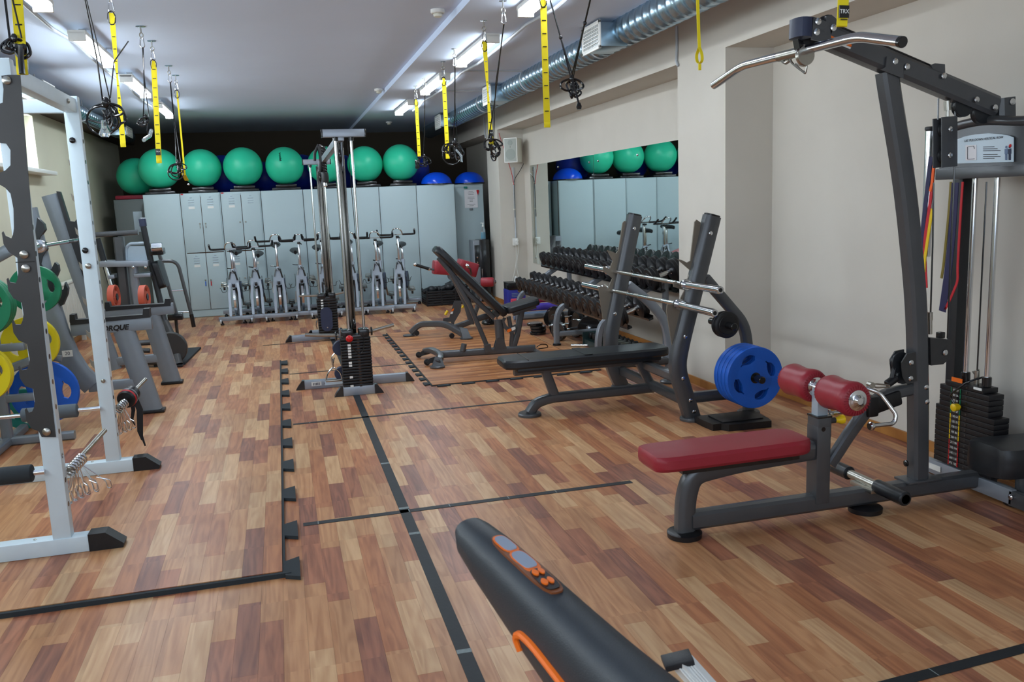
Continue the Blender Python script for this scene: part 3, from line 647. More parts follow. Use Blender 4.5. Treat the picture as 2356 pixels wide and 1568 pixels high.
bp = gy(1114, 548, 13.05)
t = thing('gel_bottle', 'clear pump bottle of blue gel on top of the water dispenser', 'bottle', (bp.x, 13.1, zt + .001))
obj('bottle_body', MB().lathe((bp.x, 13.1, zt + .002), (0, 0, 1), [(0, .033), (.01, .037), (.15, .036), (.18, .018), (.20, .014)], 20), 'clear', t)
obj('gel', MB().lathe((bp.x, 13.1, zt + .008), (0, 0, 1), [(0, .032), (.10, .0335)], 20), 'liquid', t)
obj('pump', MB().cyl((bp.x, 13.1, zt + .195), (bp.x, 13.1, zt + .245), .008, 10).box((bp.x - .01, 13.1, zt + .25), (.05, .014, .012), bev=.003).cyl((bp.x, 13.1, zt + .195), (bp.x, 13.1, zt + .215), .016, 12), 'white', t)
# ------------------------------------------------------------------ chrome cable machine: two towers joined by a top beam
t = thing('cable_machine', 'chrome cable crossover machine with two weight stack towers in mid room', 'cable machine', (.53, 8.7, 0))
def tower(Y0, hx0, hx1, hz0, hz1, rods, colx, stack, cy):
    zc = (hz0 + hz1) / 2
    hd = obj('header', MB().box(((hx0 + hx1) / 2, Y0, zc), (hx1 - hx0, .06, hz1 - hz0), bev=.004), 'silver', t)
    obj('end_plug', MB().box((hx0 - .004, Y0, zc), (.012, .064, hz1 - hz0 + .002), bev=.004).box((hx1 + .004, Y0, zc), (.012, .064, hz1 - hz0 + .002), bev=.004), 'blackgloss', hd)
    x0, x1, zs, ns = stack
    for rx in rods:
        obj('guide_rod', MB().cyl((rx, Y0, zs), (rx, Y0, hz0), .011, 14), 'chrome', t)
        obj('rod_collar', MB().cyl((rx, Y0, hz0 - .03), (rx, Y0, hz0), .02, 14), 'blackgloss', t)
    # column: two flanges and a web, chromed
    c = MB()
    for (dx, dy, wx, wy) in ((-.03, 0, .014, .09), (.03, 0, .014, .09), (0, .02, .05, .012), (0, -.03, .022, .02)): c.box((colx + dx, cy + dy, (.05 + hz0 - .02) / 2 + .02), (wx, wy, hz0 - .09), bev=.003)
    obj('column', c, 'darkchrome', t)
    h = (zs - .07) / ns; xm = (x0 + x1) / 2
    for k in range(ns):
        z = .07 + h * (k + .5)
        m_ = MB().box((xm, Y0, z), (x1 - x0, .13, h * .84), bev=h * .22)
        pl_ = obj('weight_plate', m_, 'black', t)
        if k in (0, 3, 7, 8, 10, 11, 12, 13, 14) or k == ns - 1:
            obj('number_label', MB().box((xm - .055, Y0 - .067, z), (.026, .003, .018)), 'white', pl_)
        obj('pin_slot', MB().box((xm + .02, Y0 - .066, z - h * .35), (.02, .003, .006)), 'joint', pl_)
    obj('top_block', MB().box((x0 + .06, Y0, zs + .03), (.1, .12, .07), bev=.014).box((x1 - .05, Y0, zs + .03), (.085, .12, .07), bev=.014).box((xm, Y0, zs + .006), (x1 - x0 - .02, .12, .03), bev=.01), 'blackgloss', t)
    obj('cable', MB().tube([(xm + .01, Y0 + .02, zs + .03), (xm + .01, Y0 + .03, hz0)], .003, 6).tube([(x1 - .02, cy + .07, .2), (x1 - .05, cy + .06, hz0)], .003, 6), 'blackgloss', t)
    obj('pulley', MB().cyl((xm - .0, Y0 + .05, zs + .1), (xm + .018, Y0 + .05, zs + .1), .045, 20, .004), 'blackgloss', t)
    obj('pulley', MB().cyl((colx - .01, cy - .08, hz0 - .14), (colx + .01, cy - .08, hz0 - .14), .05, 20, .004), 'blackgloss', t)
    obj('pulley_bracket', MB().prism([(colx + .014, cy - .12, hz0 - .01), (colx + .014, cy - .04, hz0 - .01), (colx + .014, cy - .03, hz0 - .26), (colx + .014, cy - .1, hz0 - .22)], (.006, 0, 0)), 'silver', t)
    return xm, zs
def footbar(a, b_, m='silver', w=.055, h=.075):
    a, b_ = V(a), V(b_); d = (b_ - a).normalized(); z = V((0, 0, h / 2 + .001))
    f = obj('foot_bar', MB().beam(a + z, b_ + z, w, h, bev=.004), m, t)
    for p, sg in ((a, -1), (b_, 1)):
        q = p + d * sg * .0; n = V((-d.y, d.x, 0)) * w * .55
        pts = [q - n, q + d * sg * .075 - n, q + d * sg * .06 - n + V((0, 0, h * .35)), q + d * sg * .02 - n + V((0, 0, h * 1.05)), q - n + V((0, 0, h * 1.05))]
        obj('foot_cap', MB().prism(pts, n * 2), 'blackgloss', f)
    return f
xm, zs = tower(7.12, .386, .718, 2.098, 2.159, (.485, .61), .522, (.405, .652, .485, 17), 7.33)
fb = footbar((.40, 7.08, 0), (.66, 7.08, 0)); fb2 = footbar((.10, 7.50, 0), (.975, 7.45, 0))
obj('tower_rail', MB().box((.53, 7.28, .04), (.06, .36, .06), bev=.004), 'silver', t)
obj('serial_label', MB().box((.20, 7.461, .045), (.085, .003, .035)), 'white', fb2)
for k in range(5): obj('label_bar', MB().box((.175 + k * .012, 7.459, .045), (.006, .002, .022)), 'print', fb2)
obj('warning_label', MB().box((.36, 7.4525, .045), (.18, .003, .035)), 'placard', fb2)
obj('emblem', MB().prism([(.262, 7.455, .045), (.285, 7.4535, .062), (.308, 7.4525, .045), (.285, 7.4535, .028)], (0, .002, 0)), 'gunmetal', fb2)
obj('selector_knob', MB().cyl((.472, 7.05, .475), (.472, 6.975, .49), .008, 10).sphere((.474, 6.965, .492), .030, 20, 12, (1, .85, .95)), 'red', t)
obj('pin_lanyard', MB().tube([(.475, 6.99, .47), (.50, 7.03, .40), (.56, 7.04, .33), (.60, 7.04, .42), (.59, 7.05, .52)], .0035, 6, .05), 'blackgloss', t)
hb = obj('weight_horn', MB().tube([(.13, 7.15, .525), (.22, 7.15, .515), (.40, 7.15, .50)], .014, 10), 'steel', t); obj('weight_horn', MB().tube([(.645, 7.15, .51), (.70, 7.14, .52), (.86, 7.13, .555)], .015, 10), 'steel', t)
obj('horn_collar', MB().cyl((.372, 7.15, .50), (.385, 7.15, .50), .036, 18, .003).cyl((.665, 7.145, .515), (.678, 7.145, .515), .036, 18, .003), 'blackgloss', hb)
sp = gy(806, 778, 7.05)
for (px, py, rx, rz, yy) in ((783, 800, .06, .1, 7.22), (786, 858, .055, .09, 7.22)):
    p = gy(px, py, yy); mb = MB().lathe((p.x, p.y - .02, p.z), (0, 1, 0), [(0, rx), (.01, rx * 1.1), (.03, rx * 1.1), (.04, rx)], 24)
    obj('lower_pulley', mb, 'slate', t)
p0, p1 = gy(770, 815, 7.2), gy(762, 842, 7.2)
hk = obj('snap_hook', MB().tube([gy(770, 812, 7.2), gy(762, 822, 7.2), gy(765, 842, 7.2), gy(769, 822, 7.2)], .005, 8, .02), 'chrome', t)
t2 = thing('stirrup_handle', 'chrome stirrup grip handle clipped beside the front weight stack', 'handle', gy(765, 870, 7.2))
obj('bow', MB().tube([gy(750, 876, 7.2), gy(753, 860, 7.2), gy(760, 850, 7.2), gy(766, 845, 7.2), gy(775, 849, 7.2), gy(784, 858, 7.2), gy(787, 872, 7.2)], .006, 8, .03).tube([gy(766, 845, 7.2), gy(765, 825, 7.2)], .006, 8), 'chrome', t2)
obj('grip', MB().cyl(gy(750, 876, 7.2), gy(787, 873, 7.2), .012, 12, .003), 'steel', t2)
# rear tower
tower(10.2, .315, .615, 2.035, 2.095, (.389, .54), .50, (.347, .575, .50, 14), 10.42)
footbar((.03, 10.3, 0), (.63, 10.34, 0)); footbar((.28, 10.62, 0), (.62, 10.62, 0)); obj('tower_rail', MB().box((.5, 10.4, .04), (.06, .4, .06), bev=.004), 'silver', t)
obj('stack_shroud', MB().prism([(.375 + .068 + .068 * math.cos(a * PI / 10), 10.09, .20 + .075 * math.sin(a * PI / 10) + (.13 if a <= 10 else 0)) for a in range(20)], (0, .035, 0)), 'slate', t)
obj('shroud_bolt', MB().lathe((.445, 10.088, .17), (0, -1, 0), [(0, .012), (.008, .008)], 10), 'chrome', t)
obj('weight_horn', MB().tube([(.15, 10.2, .545), (.36, 10.2, .54)], .012, 8), 'steel', t); obj('weight_horn', MB().tube([(.56, 10.2, .54), (.68, 10.2, .56)], .012, 8), 'steel', t)
obj('top_beam', MB().beam((.53, 7.12, 2.10), (.50, 10.2, 2.03), .05, .06, bev=.004), 'silver', t)
obj('sprocket_chain', MB().tube([gy(729, 737, 10.15), gy(727, 748, 10.15), gy(730, 757, 10.15)], .008, 8), 'chrome', t)
# accessories hung between the towers
t = thing('triceps_rope', 'black braided triceps rope hanging at the rear tower top', 'rope', gy(740, 345, 9.4))
P_ = lambda x, y: gy(x, y, 9.4)
mb = MB(); a, b_ = P_(743, 338), P_(748, 405)
for ph in range(3):
    mb.tube([a.lerp(b_, k / 24) + V((.014 * math.cos(k * .9 + ph * 2.09), .014 * math.sin(k * .9 + ph * 2.09), 0)) for k in range(25)], .016, 8)
obj('braid', mb, 'black', t); obj('rope_end', MB().lathe(b_ + V((0, 0, .03)), (0, 0, -1), [(0, .034), (.05, .038), (.09, .034), (.10, .02)], 16), 'black', t)
obj('ferrule', MB().lathe(b_ + V((-.004, 0, -.06)), (0, 0, -1), [(0, .02), (.04, .022), (.05, .01)], 12), 'chrome', t)
obj('grip_loop', MB().tube([P_(733, 333), P_(727, 345), P_(724, 352), P_(724, 370)], .016, 10, .03).tube([P_(733, 336), P_(737, 350), P_(739, 372), P_(736, 395)], .022, 10, .03), 'black', t)
obj('eyelet', MB().tube([P_(731, 338), P_(732, 334), P_(738, 334), P_(742, 338), P_(737, 341)], .008, 8, .02, closed=True), 'chrome', t)
obj('hook_pin', MB().cyl(P_(738, 346), P_(766, 345), .006, 8).cyl(P_(738, 352), P_(757, 353), .006, 8), 'blackgloss', t)

# ------------------------------------------------------------------ helper: padded board
def pad(mb, a, b_, width, th, nrm_y=None, taper=1.0, r=.5):
    """cushion from a to b: width across, rounded edges"""
    a, b_ = V(a), V(b_); t_ = (b_ - a).normalized(); sd = V(nrm_y or (0, 1, 0)); sd = (sd - t_ * sd.dot(t_)).normalized(); up = t_.cross(sd)
    if up.z < 0: up = -up
    L_ = (b_ - a).length; rows = []; n = 14
    ts = [0, .012, .035, .07, .12, .2, .35, .5, .65, .8, .88, .93, .965, .988, 1]
    for q in ts:
        e = min(q, 1 - q); k = min(1, (e / .12)) ; k = math.sqrt(max(0, 1 - (1 - k) ** 2)); k = .62 + .38 * k
        kt = min(1, e / .02); kt = .55 + .45 * math.sqrt(max(0, 1 - (1 - kt) ** 2))
        wd = width * (1 + (taper - 1) * q) / 2 * k; sec = []
        for i in range(20):
            an = 2 * PI * (i + .5) / 20; c, s_ = math.cos(an), math.sin(an); kk = (abs(c) ** 7 + abs(s_) ** 7) ** (-1 / 7)
            sec.append(a + t_ * (L_ * q) + sd * (c * kk * wd) + up * (s_ * kk * th / 2 * kt))
        rows.append(sec)
    m = 20; vs = [p for r_ in rows for p in r_]; fs = []
    for i in range(len(rows) - 1):
        for q in range(m): fs.append((i * m + q, i * m + (q + 1) % m, (i + 1) * m + (q + 1) % m, (i + 1) * m + q))
    fs += [tuple(range(m))[::-1], tuple((len(rows) - 1) * m + q for q in range(m))]
    return mb.add(vs, fs)

# ------------------------------------------------------------------ adjustable incline bench
Yb = 8.1; P_ = lambda x, y: gy(x, y, Yb)
Zf = lambda px, py: 0
t = thing('incline_bench', 'charcoal adjustable incline bench with raised black back pad on the striped mat', 'bench', (1.75, Yb, 0))
ZM = .0165
def dn(p, z): return V((p.x, p.y, z))
obj('base_rail', MB().oval([(1.42, 8.16, .085), (2.36, 8.06, .085)], .06, .07, (0, 0, 1)), 'charcoal', t)
obj('front_foot', MB().oval([(1.32, 8.48, .075), (1.36, 8.36, .105), (1.41, 8.16, .095), (1.40, 8.0, .085), (1.335, 7.87, .055)], .06, .06, (0, 0, 1), fil=.08), 'charcoal', t)
obj('foot_plate', MB().prism([(1.27, 7.83, ZM), (1.40, 7.83, ZM), (1.38, 7.86, .10), (1.33, 7.9, .115)], (0, .03, 0)).lathe((1.335, 7.87, ZM), (0, 0, 1), [(0, .072), (.012, .072), (.016, .066)], 20), 'charcoal', t)
for (x, y) in ((1.262, 8.02), (1.252, 8.46)):
    w_ = obj('transport_wheel', MB().lathe((x, y - .014, .043 + .004), (0, 1, 0), [(0, .022), (.003, .03), (.025, .03), (.028, .022)], 18), 'black', t)
    obj('wheel_fork', MB().prism([(x - .015, y - .02, .055), (x + .0, y - .02, .028), (x + .13, y - .02, .055), (x + .13, y - .02, .11), (x + .03, y - .02, .085)], (0, .005, 0)).lathe((x, y - .02, .047), (0, -1, 0), [(0, .01), (.005, .008)], 8), 'gunmetal', w_)
obj('rear_foot', MB().oval([(2.36, 7.84, .05), (2.36, 8.3, .05)], .055, .055, (0, 0, 1)).box((2.36, 7.86, .02), (.08, .06, .02), bev=.004).box((2.36, 8.28, .02), (.08, .06, .02), bev=.004), 'charcoal', t)
obj('stub', MB().cyl(P_(1064, 808), P_(1068, 790), .028, 16, .004), 'charcoal', t)
obj('column', MB().oval([dn(P_(1152, 798), .10), P_(1147, 735)], .085, .07, (0, 1, 0)), 'charcoal', t)
obj('column_gusset', MB().prism([dn(P_(1134, 800), .10), dn(P_(1164, 800), .10), P_(1156, 775), P_(1142, 775)], (0, .012, 0)).prism([dn(P_(1134, 800), .10) - V((0, .04, 0)), dn(P_(1164, 800), .10) - V((0, .04, 0)), P_(1156, 775) - V((0, .04, 0)), P_(1142, 775) - V((0, .04, 0))], (0, .012, 0)), 'charcoal', t)
obj('back_frame', MB().oval([P_(1009, 592), P_(1075, 672), P_(1137, 730)], .05, .045, (0, 1, 0)), 'charcoal', t)
obj('back_strut', MB().oval([P_(1040, 632), P_(1080, 700), P_(1118, 790), dn(P_(1121, 802), .12)], .045, .05, (0, 1, 0)), 'charcoal', t)
obj('strut_socket', MB().prism([P_(1112, 793), P_(1126, 789), P_(1129, 806), P_(1115, 809)], (0, -.05, 0)), 'charcoal', t)
bp_ = obj('back_pad', pad(MB(), P_(1001, 570), P_(1160, 722), .28, .075), 'vinyl', t)
obj('pad_bracket', MB().prism([P_(1022, 590), P_(1031, 600), P_(1026, 606), P_(1016, 596)], (0, -.08, 0)).prism([P_(1135, 712), P_(1146, 722), P_(1140, 728), P_(1130, 718)], (0, -.08, 0)), 'gunmetal', t)
obj('seat_pad', pad(MB(), P_(1160, 712) , P_(1234, 690), .28, .07), 'vinyl', t)
obj('seat_frame', MB().oval([P_(1180, 722), P_(1232, 704)], .04, .05, (0, 1, 0)), 'charcoal', t)
obj('seat_strut', MB().oval([P_(1200, 716), P_(1190, 770), dn(P_(1180, 800), .09)], .055, .05, (0, 1, 0)).oval([P_(1170, 728), P_(1178, 770), P_(1176, 796)], .04, .045, (0, 1, 0)), 'charcoal', t)
sec = [P_(1152, 736), P_(1156, 752), P_(1165, 762), P_(1177, 765), P_(1185, 757), P_(1183, 744), P_(1178, 747), P_(1172, 752), P_(1163, 748), P_(1158, 738), P_(1162, 730), P_(1155, 728)]
q = obj('angle_quadrant', MB().prism([p + V((0, -.05, 0)) for p in sec], (0, .01, 0)), 'charcoal', t)
obj('hazard_label', MB().prism([P_(1163, 757) + V((0, -.054, 0)), P_(1172, 753) + V((0, -.054, 0)), P_(1174, 759) + V((0, -.054, 0)), P_(1165, 763) + V((0, -.054, 0))], (0, .002, 0)), 'orange', q)
obj('arrow_label', MB().prism([P_(1173, 752) + V((0, -.054, 0)), P_(1182, 749) + V((0, -.054, 0)), P_(1183, 755) + V((0, -.054, 0)), P_(1175, 759) + V((0, -.054, 0))], (0, .002, 0)), 'white', q)
obj('lifting_handle', MB().tube([(2.36, 8.02, .1), (2.40, 8.0, .13), (2.47, 8.02, .12), (2.49, 8.04, .085), (2.40, 8.08, .07)], .005, 6, .02), 'blackgloss', t)

# ------------------------------------------------------------------ red back extension bench
Yb = 10.05; P_ = lambda x, y: gy(x, y, Yb); Q_ = lambda x, y, d: gy(x, y, Yb + d)
t = thing('extension_bench', 'back extension bench with red hip pads and red ankle roller behind the incline bench', 'bench', (2.0, Yb, 0))
obj('hip_pad', pad(MB(), Q_(996, 614, -.1), Q_(1052, 618, -.1), .22, .16), 'redvinyl', t)
obj('hip_pad', pad(MB(), Q_(1052, 610, .12), Q_(1096, 622, .12), .24, .17), 'redvinyl', t)
hd = obj('handle', MB().tube([Q_(953, 608, -.2), Q_(986, 618, -.2), Q_(1010, 622, -.15), Q_(1040, 621, 0)], .012, 10, .05).tube([Q_(1074, 612, -.2), Q_(1082, 618, -.1), Q_(1084, 630, 0)], .012, 10, .02), 'charcoal', t)
obj('grip', MB().tube([Q_(957, 609, -.2), Q_(986, 618, -.2)], .018, 12), 'black', hd)
obj('end_cap', MB().sphere(Q_(955, 608, -.2), .022, 14, 8).sphere(Q_(1075, 611, -.2), .024, 14, 8).cyl(Q_(986, 618, -.2), Q_(989, 619, -.2), .021, 12), 'chrome', hd)
obj('incline_post', MB().oval([P_(1040, 632), P_(1072, 700), P_(1085, 745)], .06, .06, (0, 1, 0)).oval([P_(1048, 634), P_(1078, 680)], .03, .03, (0, 1, 0)), 'charcoal', t)
obj('pivot', MB().cyl(Q_(1039, 634, -.06), Q_(1039, 634, .06), .05, 18, .006), 'charcoal', t)
obj('step_plate', MB().prism([P_(1045, 692), P_(1062, 692), P_(1060, 716), P_(1045, 742), P_(1046, 758), P_(1040, 760), P_(1038, 740), P_(1024, 740), P_(1024, 752), P_(1018, 752), P_(1020, 732), P_(1034, 730)], (0, .012, 0)), 'charcoal', t)
obj('grip_knob', MB().cyl(P_(1030, 714), P_(1024, 724), .016, 12, .004), 'yellowknob', t)
obj('grip_knob', MB().cyl(P_(1066, 702), P_(1063, 708), .014, 12, .004), 'yellowknob', t)
obj('hazard_label', MB().prism([Q_(1040, 711, -.012), Q_(1045, 709, -.012), Q_(1043, 715, -.012), Q_(1038, 716, -.012)], (0, .003, 0)), 'orange', t)
obj('instruction_label', MB().prism([Q_(1038, 717, -.012), Q_(1043, 716, -.012), Q_(1041, 722, -.012), Q_(1036, 722, -.012)], (0, .003, 0)), 'white', t)
obj('main_beam', MB().oval([P_(1040, 755), P_(1108, 730), Q_(1160, 715, .2)], .07, .06, (0, 1, 0)), 'charcoal', t)
obj('front_foot', MB().oval([(1.40, 9.98, .05), (1.50, 9.93, .15), (1.76, 9.68, .17), (1.93, 9.42, .06)], .07, .07, (0, 0, 1), fil=.12), 'charcoal', t)
obj('foot_plate', MB().lathe((1.37, 9.96, ZM), (0, 0, 1), [(0, .07), (.012, .07)], 18).lathe((1.95, 9.42, ZM), (0, 0, 1), [(0, .075), (.012, .075)], 18).prism([(1.90, 9.36, ZM), (2.0, 9.36, ZM), (1.96, 9.4, .13), (1.88, 9.42, .15)], (0, .05, 0)), 'charcoal', t)
for (x, y) in ((1.46, 9.93), (1.80, 9.52)): obj('transport_wheel', MB().cyl((x, y - .015, .047), (x, y + .015, .047), .03, 16, .004), 'black', t)
obj('ankle_arm', MB().oval([P_(1085, 745), P_(1100, 700), P_(1098, 650)], .05, .05, (0, 1, 0)).oval([P_(1072, 640), P_(1085, 664)], .04, .04, (0, 1, 0)), 'charcoal', t)
rl = obj('ankle_roller', MB().lathe(Q_(1107, 649, -.15), Q_(1140, 648, -.22) - Q_(1107, 649, -.15), [(0, .045), (.01, .056), (.14, .056), (.155, .046)], 24), 'redvinyl', t)
obj('roller_cap', MB().lathe(Q_(1139, 648, -.22), Q_(1140, 648, -.22) - Q_(1107, 649, -.15), [(0, .03), (.006, .028), (.012, .014), (.016, .012)], 20), 'chrome', rl)
obj('foot_tread', MB().beam(P_(1110, 706), P_(1146, 712), .3, .02), 'gunmetal', t)
obj('rear_foot', MB().lathe((2.47, 10.5, .012), (0, 0, 1), [(0, .09), (.02, .09), (.05, .07), (.10, .03)], 20).cyl((2.47, 10.5, .08), (2.46, 10.4, .2), .02, 12), 'blackgloss', t)
obj('cable_hoop', MB().tube([(2.42, 10.35, .02), (2.45, 10.3, .14), (2.53, 10.3, .13), (2.55, 10.35, .03)], .006, 6, .02), 'blackgloss', t)

# ------------------------------------------------------------------ press bench with bar uprights
t = thing('press_bench', 'charcoal bench press station with flat black pad and two tall uprights', 'bench', (2.2, 5.82, 0))
Yc = 5.82; P_ = lambda x, y: gy(x, y, Yc)
x0, x1 = P_(1150, 820).x, P_(1526, 800).x
obj('bench_pad', pad(MB(), (x0, Yc, .405), (x1, Yc, .405), .30, .07, taper=1.05), 'vinyl', t)
obj('pad_underboard', MB().box(((x0 + x1) / 2 + .02, Yc, .355), (x1 - x0 - .16, .2, .035), bev=.012), 'vinyl', t)
obj('pad_seam', MB().box((x0 + .17, Yc, .4385), (.006, .29, .006)), 'blackgloss', t)
obj('pad_patch', MB().box((x0 + .62, Yc, .4395), (.06, .29, .004)), 'vinyl', t)
obj('seat_beam', MB().oval([(x0 + .1, Yc, .33), (x1 - .05, Yc, .33)], .05, .06, (0, 1, 0)), 'charcoal', t)
obj('floor_rail', MB().oval([(1.645, Yc, .02), (1.69, Yc, .085), (1.80, Yc, .115), (2.62, Yc, .115)], .07, .07, (0, 1, 0), fil=.1), 'charcoal', t)
obj('foot_disc', MB().lathe((1.645, Yc, .001), (0, 0, 1), [(0, .085), (.014, .085), (.022, .078)], 28), 'charcoal', t)
a, b_ = P_(1252, 848), P_(1272, 908); obj('post', MB().oval([V((a.x, Yc, .34)), V((b_.x + .02, Yc, .11))], .07, .06, (0, 1, 0)), 'charcoal', t)
a, b_ = P_(1468, 830), P_(1492, 885); obj('post', MB().oval([V((a.x, Yc, .34)), V((b_.x + .03, Yc, .11))], .065, .06, (0, 1, 0)), 'charcoal', t)
# cross rails between the uprights
obj('cross_rail', MB().oval([(2.60, 5.25, .14), (2.60, 6.4, .14)], .06, .07, (0, 0, 1)), 'charcoal', t)
obj('cross_rail', MB().oval([(2.55, 5.25, .30), (2.55, 6.4, .30)], .06, .07, (0, 0, 1)), 'charcoal', t)
def upright(Yu, pts, n1, brace, foot):
    P_ = lambda x, y: gy(x, y, Yu)
    w3 = [P_(*p) for p in pts]; w3[0].z = .01
    up = obj('upright', MB().oval(w3, .115, .08, (0, 1, 0), fil=.16, p=5), 'charcoal', t)
    e = w3[-1]; d = (w3[-1] - w3[-2]).normalized()
    obj('end_plug', MB().oval([e, e + d * .012], .10, .07, (0, 1, 0), p=5), 'blackgloss', up)
    for q in n1: 
        p = P_(*q); obj('bolt_head', bolt(MB(), p + V((0, -.036, 0)), (0, -1, 0), .014), 'chrome', up)
    obj('foot_disc', MB().lathe((w3[0].x, Yu, .001), (0, 0, 1), [(0, .085), (.014, .085), (.022, .078)], 28), 'charcoal', up)
    hk = [P_(*q) for q in brace[0]]
    obj('bar_catch', MB().prism([p + V((0, .02, 0)) for p in hk], (0, -.012, 0)), 'taupe', t)
    if brace[1]:
        br = [P_(*q) for q in brace[1]]
        obj('rear_brace', MB().oval(br, .075, .06, (0, 1, 0), fil=.2), foot, t)
    return w3
nearpts = [(1592, 966), (1556, 846), (1566, 790), (1638, 497)]
farpts = [(1430, 886), (1407, 840), (1403, 775), (1460, 495)]
# catch plates, outlines read off the photo, notches open to the left
ncatch = [(1604, 505), (1614, 512), (1588, 720), (1555, 795), (1548, 795), (1535, 715), (1537, 700), (1556, 699), (1562, 703), (1565, 690), (1577, 668), (1552, 660), (1551, 648), (1575, 648), (1584, 640), (1590, 622), (1560, 596), (1570, 598), (1582, 604), (1590, 600), (1600, 510)]
fcatch = [(1438, 508), (1446, 510), (1420, 700), (1400, 735), (1388, 735), (1382, 690), (1378, 660), (1392, 658), (1400, 664), (1410, 640), (1388, 622), (1390, 612), (1404, 618), (1411, 600), (1398, 575), (1408, 578), (1418, 583), (1424, 576), (1434, 512)]
upright(5.25, nearpts, [(1629, 536), (1571, 772), (1566, 868), (1583, 918), (1591, 944)], (ncatch, [(1622, 640), (1665, 690), (1712, 745), (1720, 800), (1722, 900), (1722, 955)]), 'charcoal')
upright(6.4, farpts, [(1455, 525), (1411, 720)], (fcatch, [(1445, 655), (1490, 690), (1530, 735), (1541, 790), (1541, 885)]), 'grey')
obj('brace_foot', MB().lathe(dn(gy(1722, 955, 5.25), .001), (0, 0, 1), [(0, .08), (.014, .08), (.022, .07)], 24).lathe(dn(gy(1541, 885, 6.4), .001), (0, 0, 1), [(0, .08), (.014, .08), (.022, .07)], 24), 'charcoal', t)
hz = gy(1440, 905, 5.25)
obj('side_rail', MB().oval([gy(1590, 914, 5.25), gy(1722, 900, 5.25)], .075, .06, (0, 1, 0)), 'charcoal', t)
obj('side_rail', MB().oval([gy(1415, 838, 6.4), gy(1541, 828, 6.4)], .065, .06, (0, 1, 0)), 'charcoal', t)
pp = gy(1736, 868, 4.9); ps = gy(1676, 748, 5.0)
obj('plate_peg', MB().cyl((pp.x, 5.25, pp.z), (pp.x, 4.80, pp.z), .024, 18, .004), 'blackgloss', t)
obj('plate_peg', MB().cyl((ps.x, 5.24, ps.z), (ps.x, 4.92, ps.z), .024, 18, .004), 'blackgloss', t)
# discs
def tri_plate(c, axis, R_, th, m, lab, grp, hole=4, hub='blackgloss', rot=.3, parent=None):
    c = V(c); ax = V(axis).normalized(); u = ax.orthogonal().normalized(); 
    if abs(ax.z) < .9: u = V((0, 0, 1)).cross(ax).normalized()
    w_ = ax.cross(u)
    t_ = thing('weight_plate', lab, 'weight plate', c, grp) if parent is None else parent
    # disc with window cut-outs: ring sectors between inner hub, windows, rim
    n = 48; rh, ri, ro = R_ * .16, R_ * .36, R_ * .76
    def P3(r, a, h): return c + (u * math.cos(a) + w_ * math.sin(a)) * r + ax * h
    def inwin(i):
        f = (i / n * hole + rot) % 1.0; return f < .56
    vs = []; fs = []; lev = [(.026, th * .55), (rh, th * .55), (ri, th * .32), (ro, th * .32), (R_ * .84, th * .5), (R_ * .985, th * .5), (R_, th * .36)]
    for sgn in (1, -1):
        for li, (r, h) in enumerate(lev):
            for i in range(n):
                r_ = r
                if li in (2, 3):
                    f = (i / n * hole + rot) % 1.0; k_ = math.sin(PI * min(1, f / .56)) ** .6 if f < .56 else 0; mid = R_ * .63
                    r_ = mid + (R_ * .14 * max(.12, k_)) * (1 if li == 3 else -1)
                vs.append(P3(r_, 2 * PI * i / n, sgn * h))
    L_ = len(lev); B = L_ * n
    for i in range(n):
        j = (i + 1) % n; wi = inwin(i)
        for k in range(L_ - 1):
            if k == 2 and wi: continue
            a = k * n
            fs.append((a + i, a + j, a + n + j, a + n + i)); fs.append((B + a + i, B + a + n + i, B + a + n + j, B + a + j))
        o_ = (L_ - 1) * n; fs.append((o_ + i, o_ + j, B + o_ + j, B + o_ + i)); fs.append((i, B + i, B + j, j))
        if wi:
            for k in (2, 3): a = k * n; fs.append((a + i, a + j, B + a + j, B + a + i))
            if not inwin((i - 1) % n): fs.append((2 * n + i, 3 * n + i, B + 3 * n + i, B + 2 * n + i))
            if not inwin(j): fs.append((2 * n + j, 3 * n + j, B + 3 * n + j, B + 2 * n + j))
    obj('disc', MB().add(vs, fs), m, t_, smooth=40)
    obj('hub', MB().lathe(c - ax * th * .6, ax, [(0, .026), (0, .036), (th * 1.2, .036), (th * 1.2, .026)], 20), hub, t_)
    return t_
for k in range(4):
    tri_plate((pp.x, 4.91 + k * .047, pp.z), (0, -1, 0), .205, .043, 'blue', 'large blue weight plate on the bench storage peg, %s' % ['outermost, facing the camera', 'second from the outside', 'third from the outside', 'innermost'][k], 'blue plates on the storage peg', rot=.05)
for k in range(2):
    tq = thing('weight_plate', 'small solid black weight plate on the upper peg, %s' % ['outer one', 'inner one'][k], 'weight plate', (ps.x, 5.02 + k * .035, ps.z), 'small black plates on the upper peg')
    obj('disc', MB().lathe((ps.x, 5.005 + k * .037, ps.z), (0, 1, 0), [(0, .026), (0, .06), (.004, .064), (.004, .08), (.008, .088), (.026, .088), (.032, .08), (.032, .026)], 36), 'black', tq)
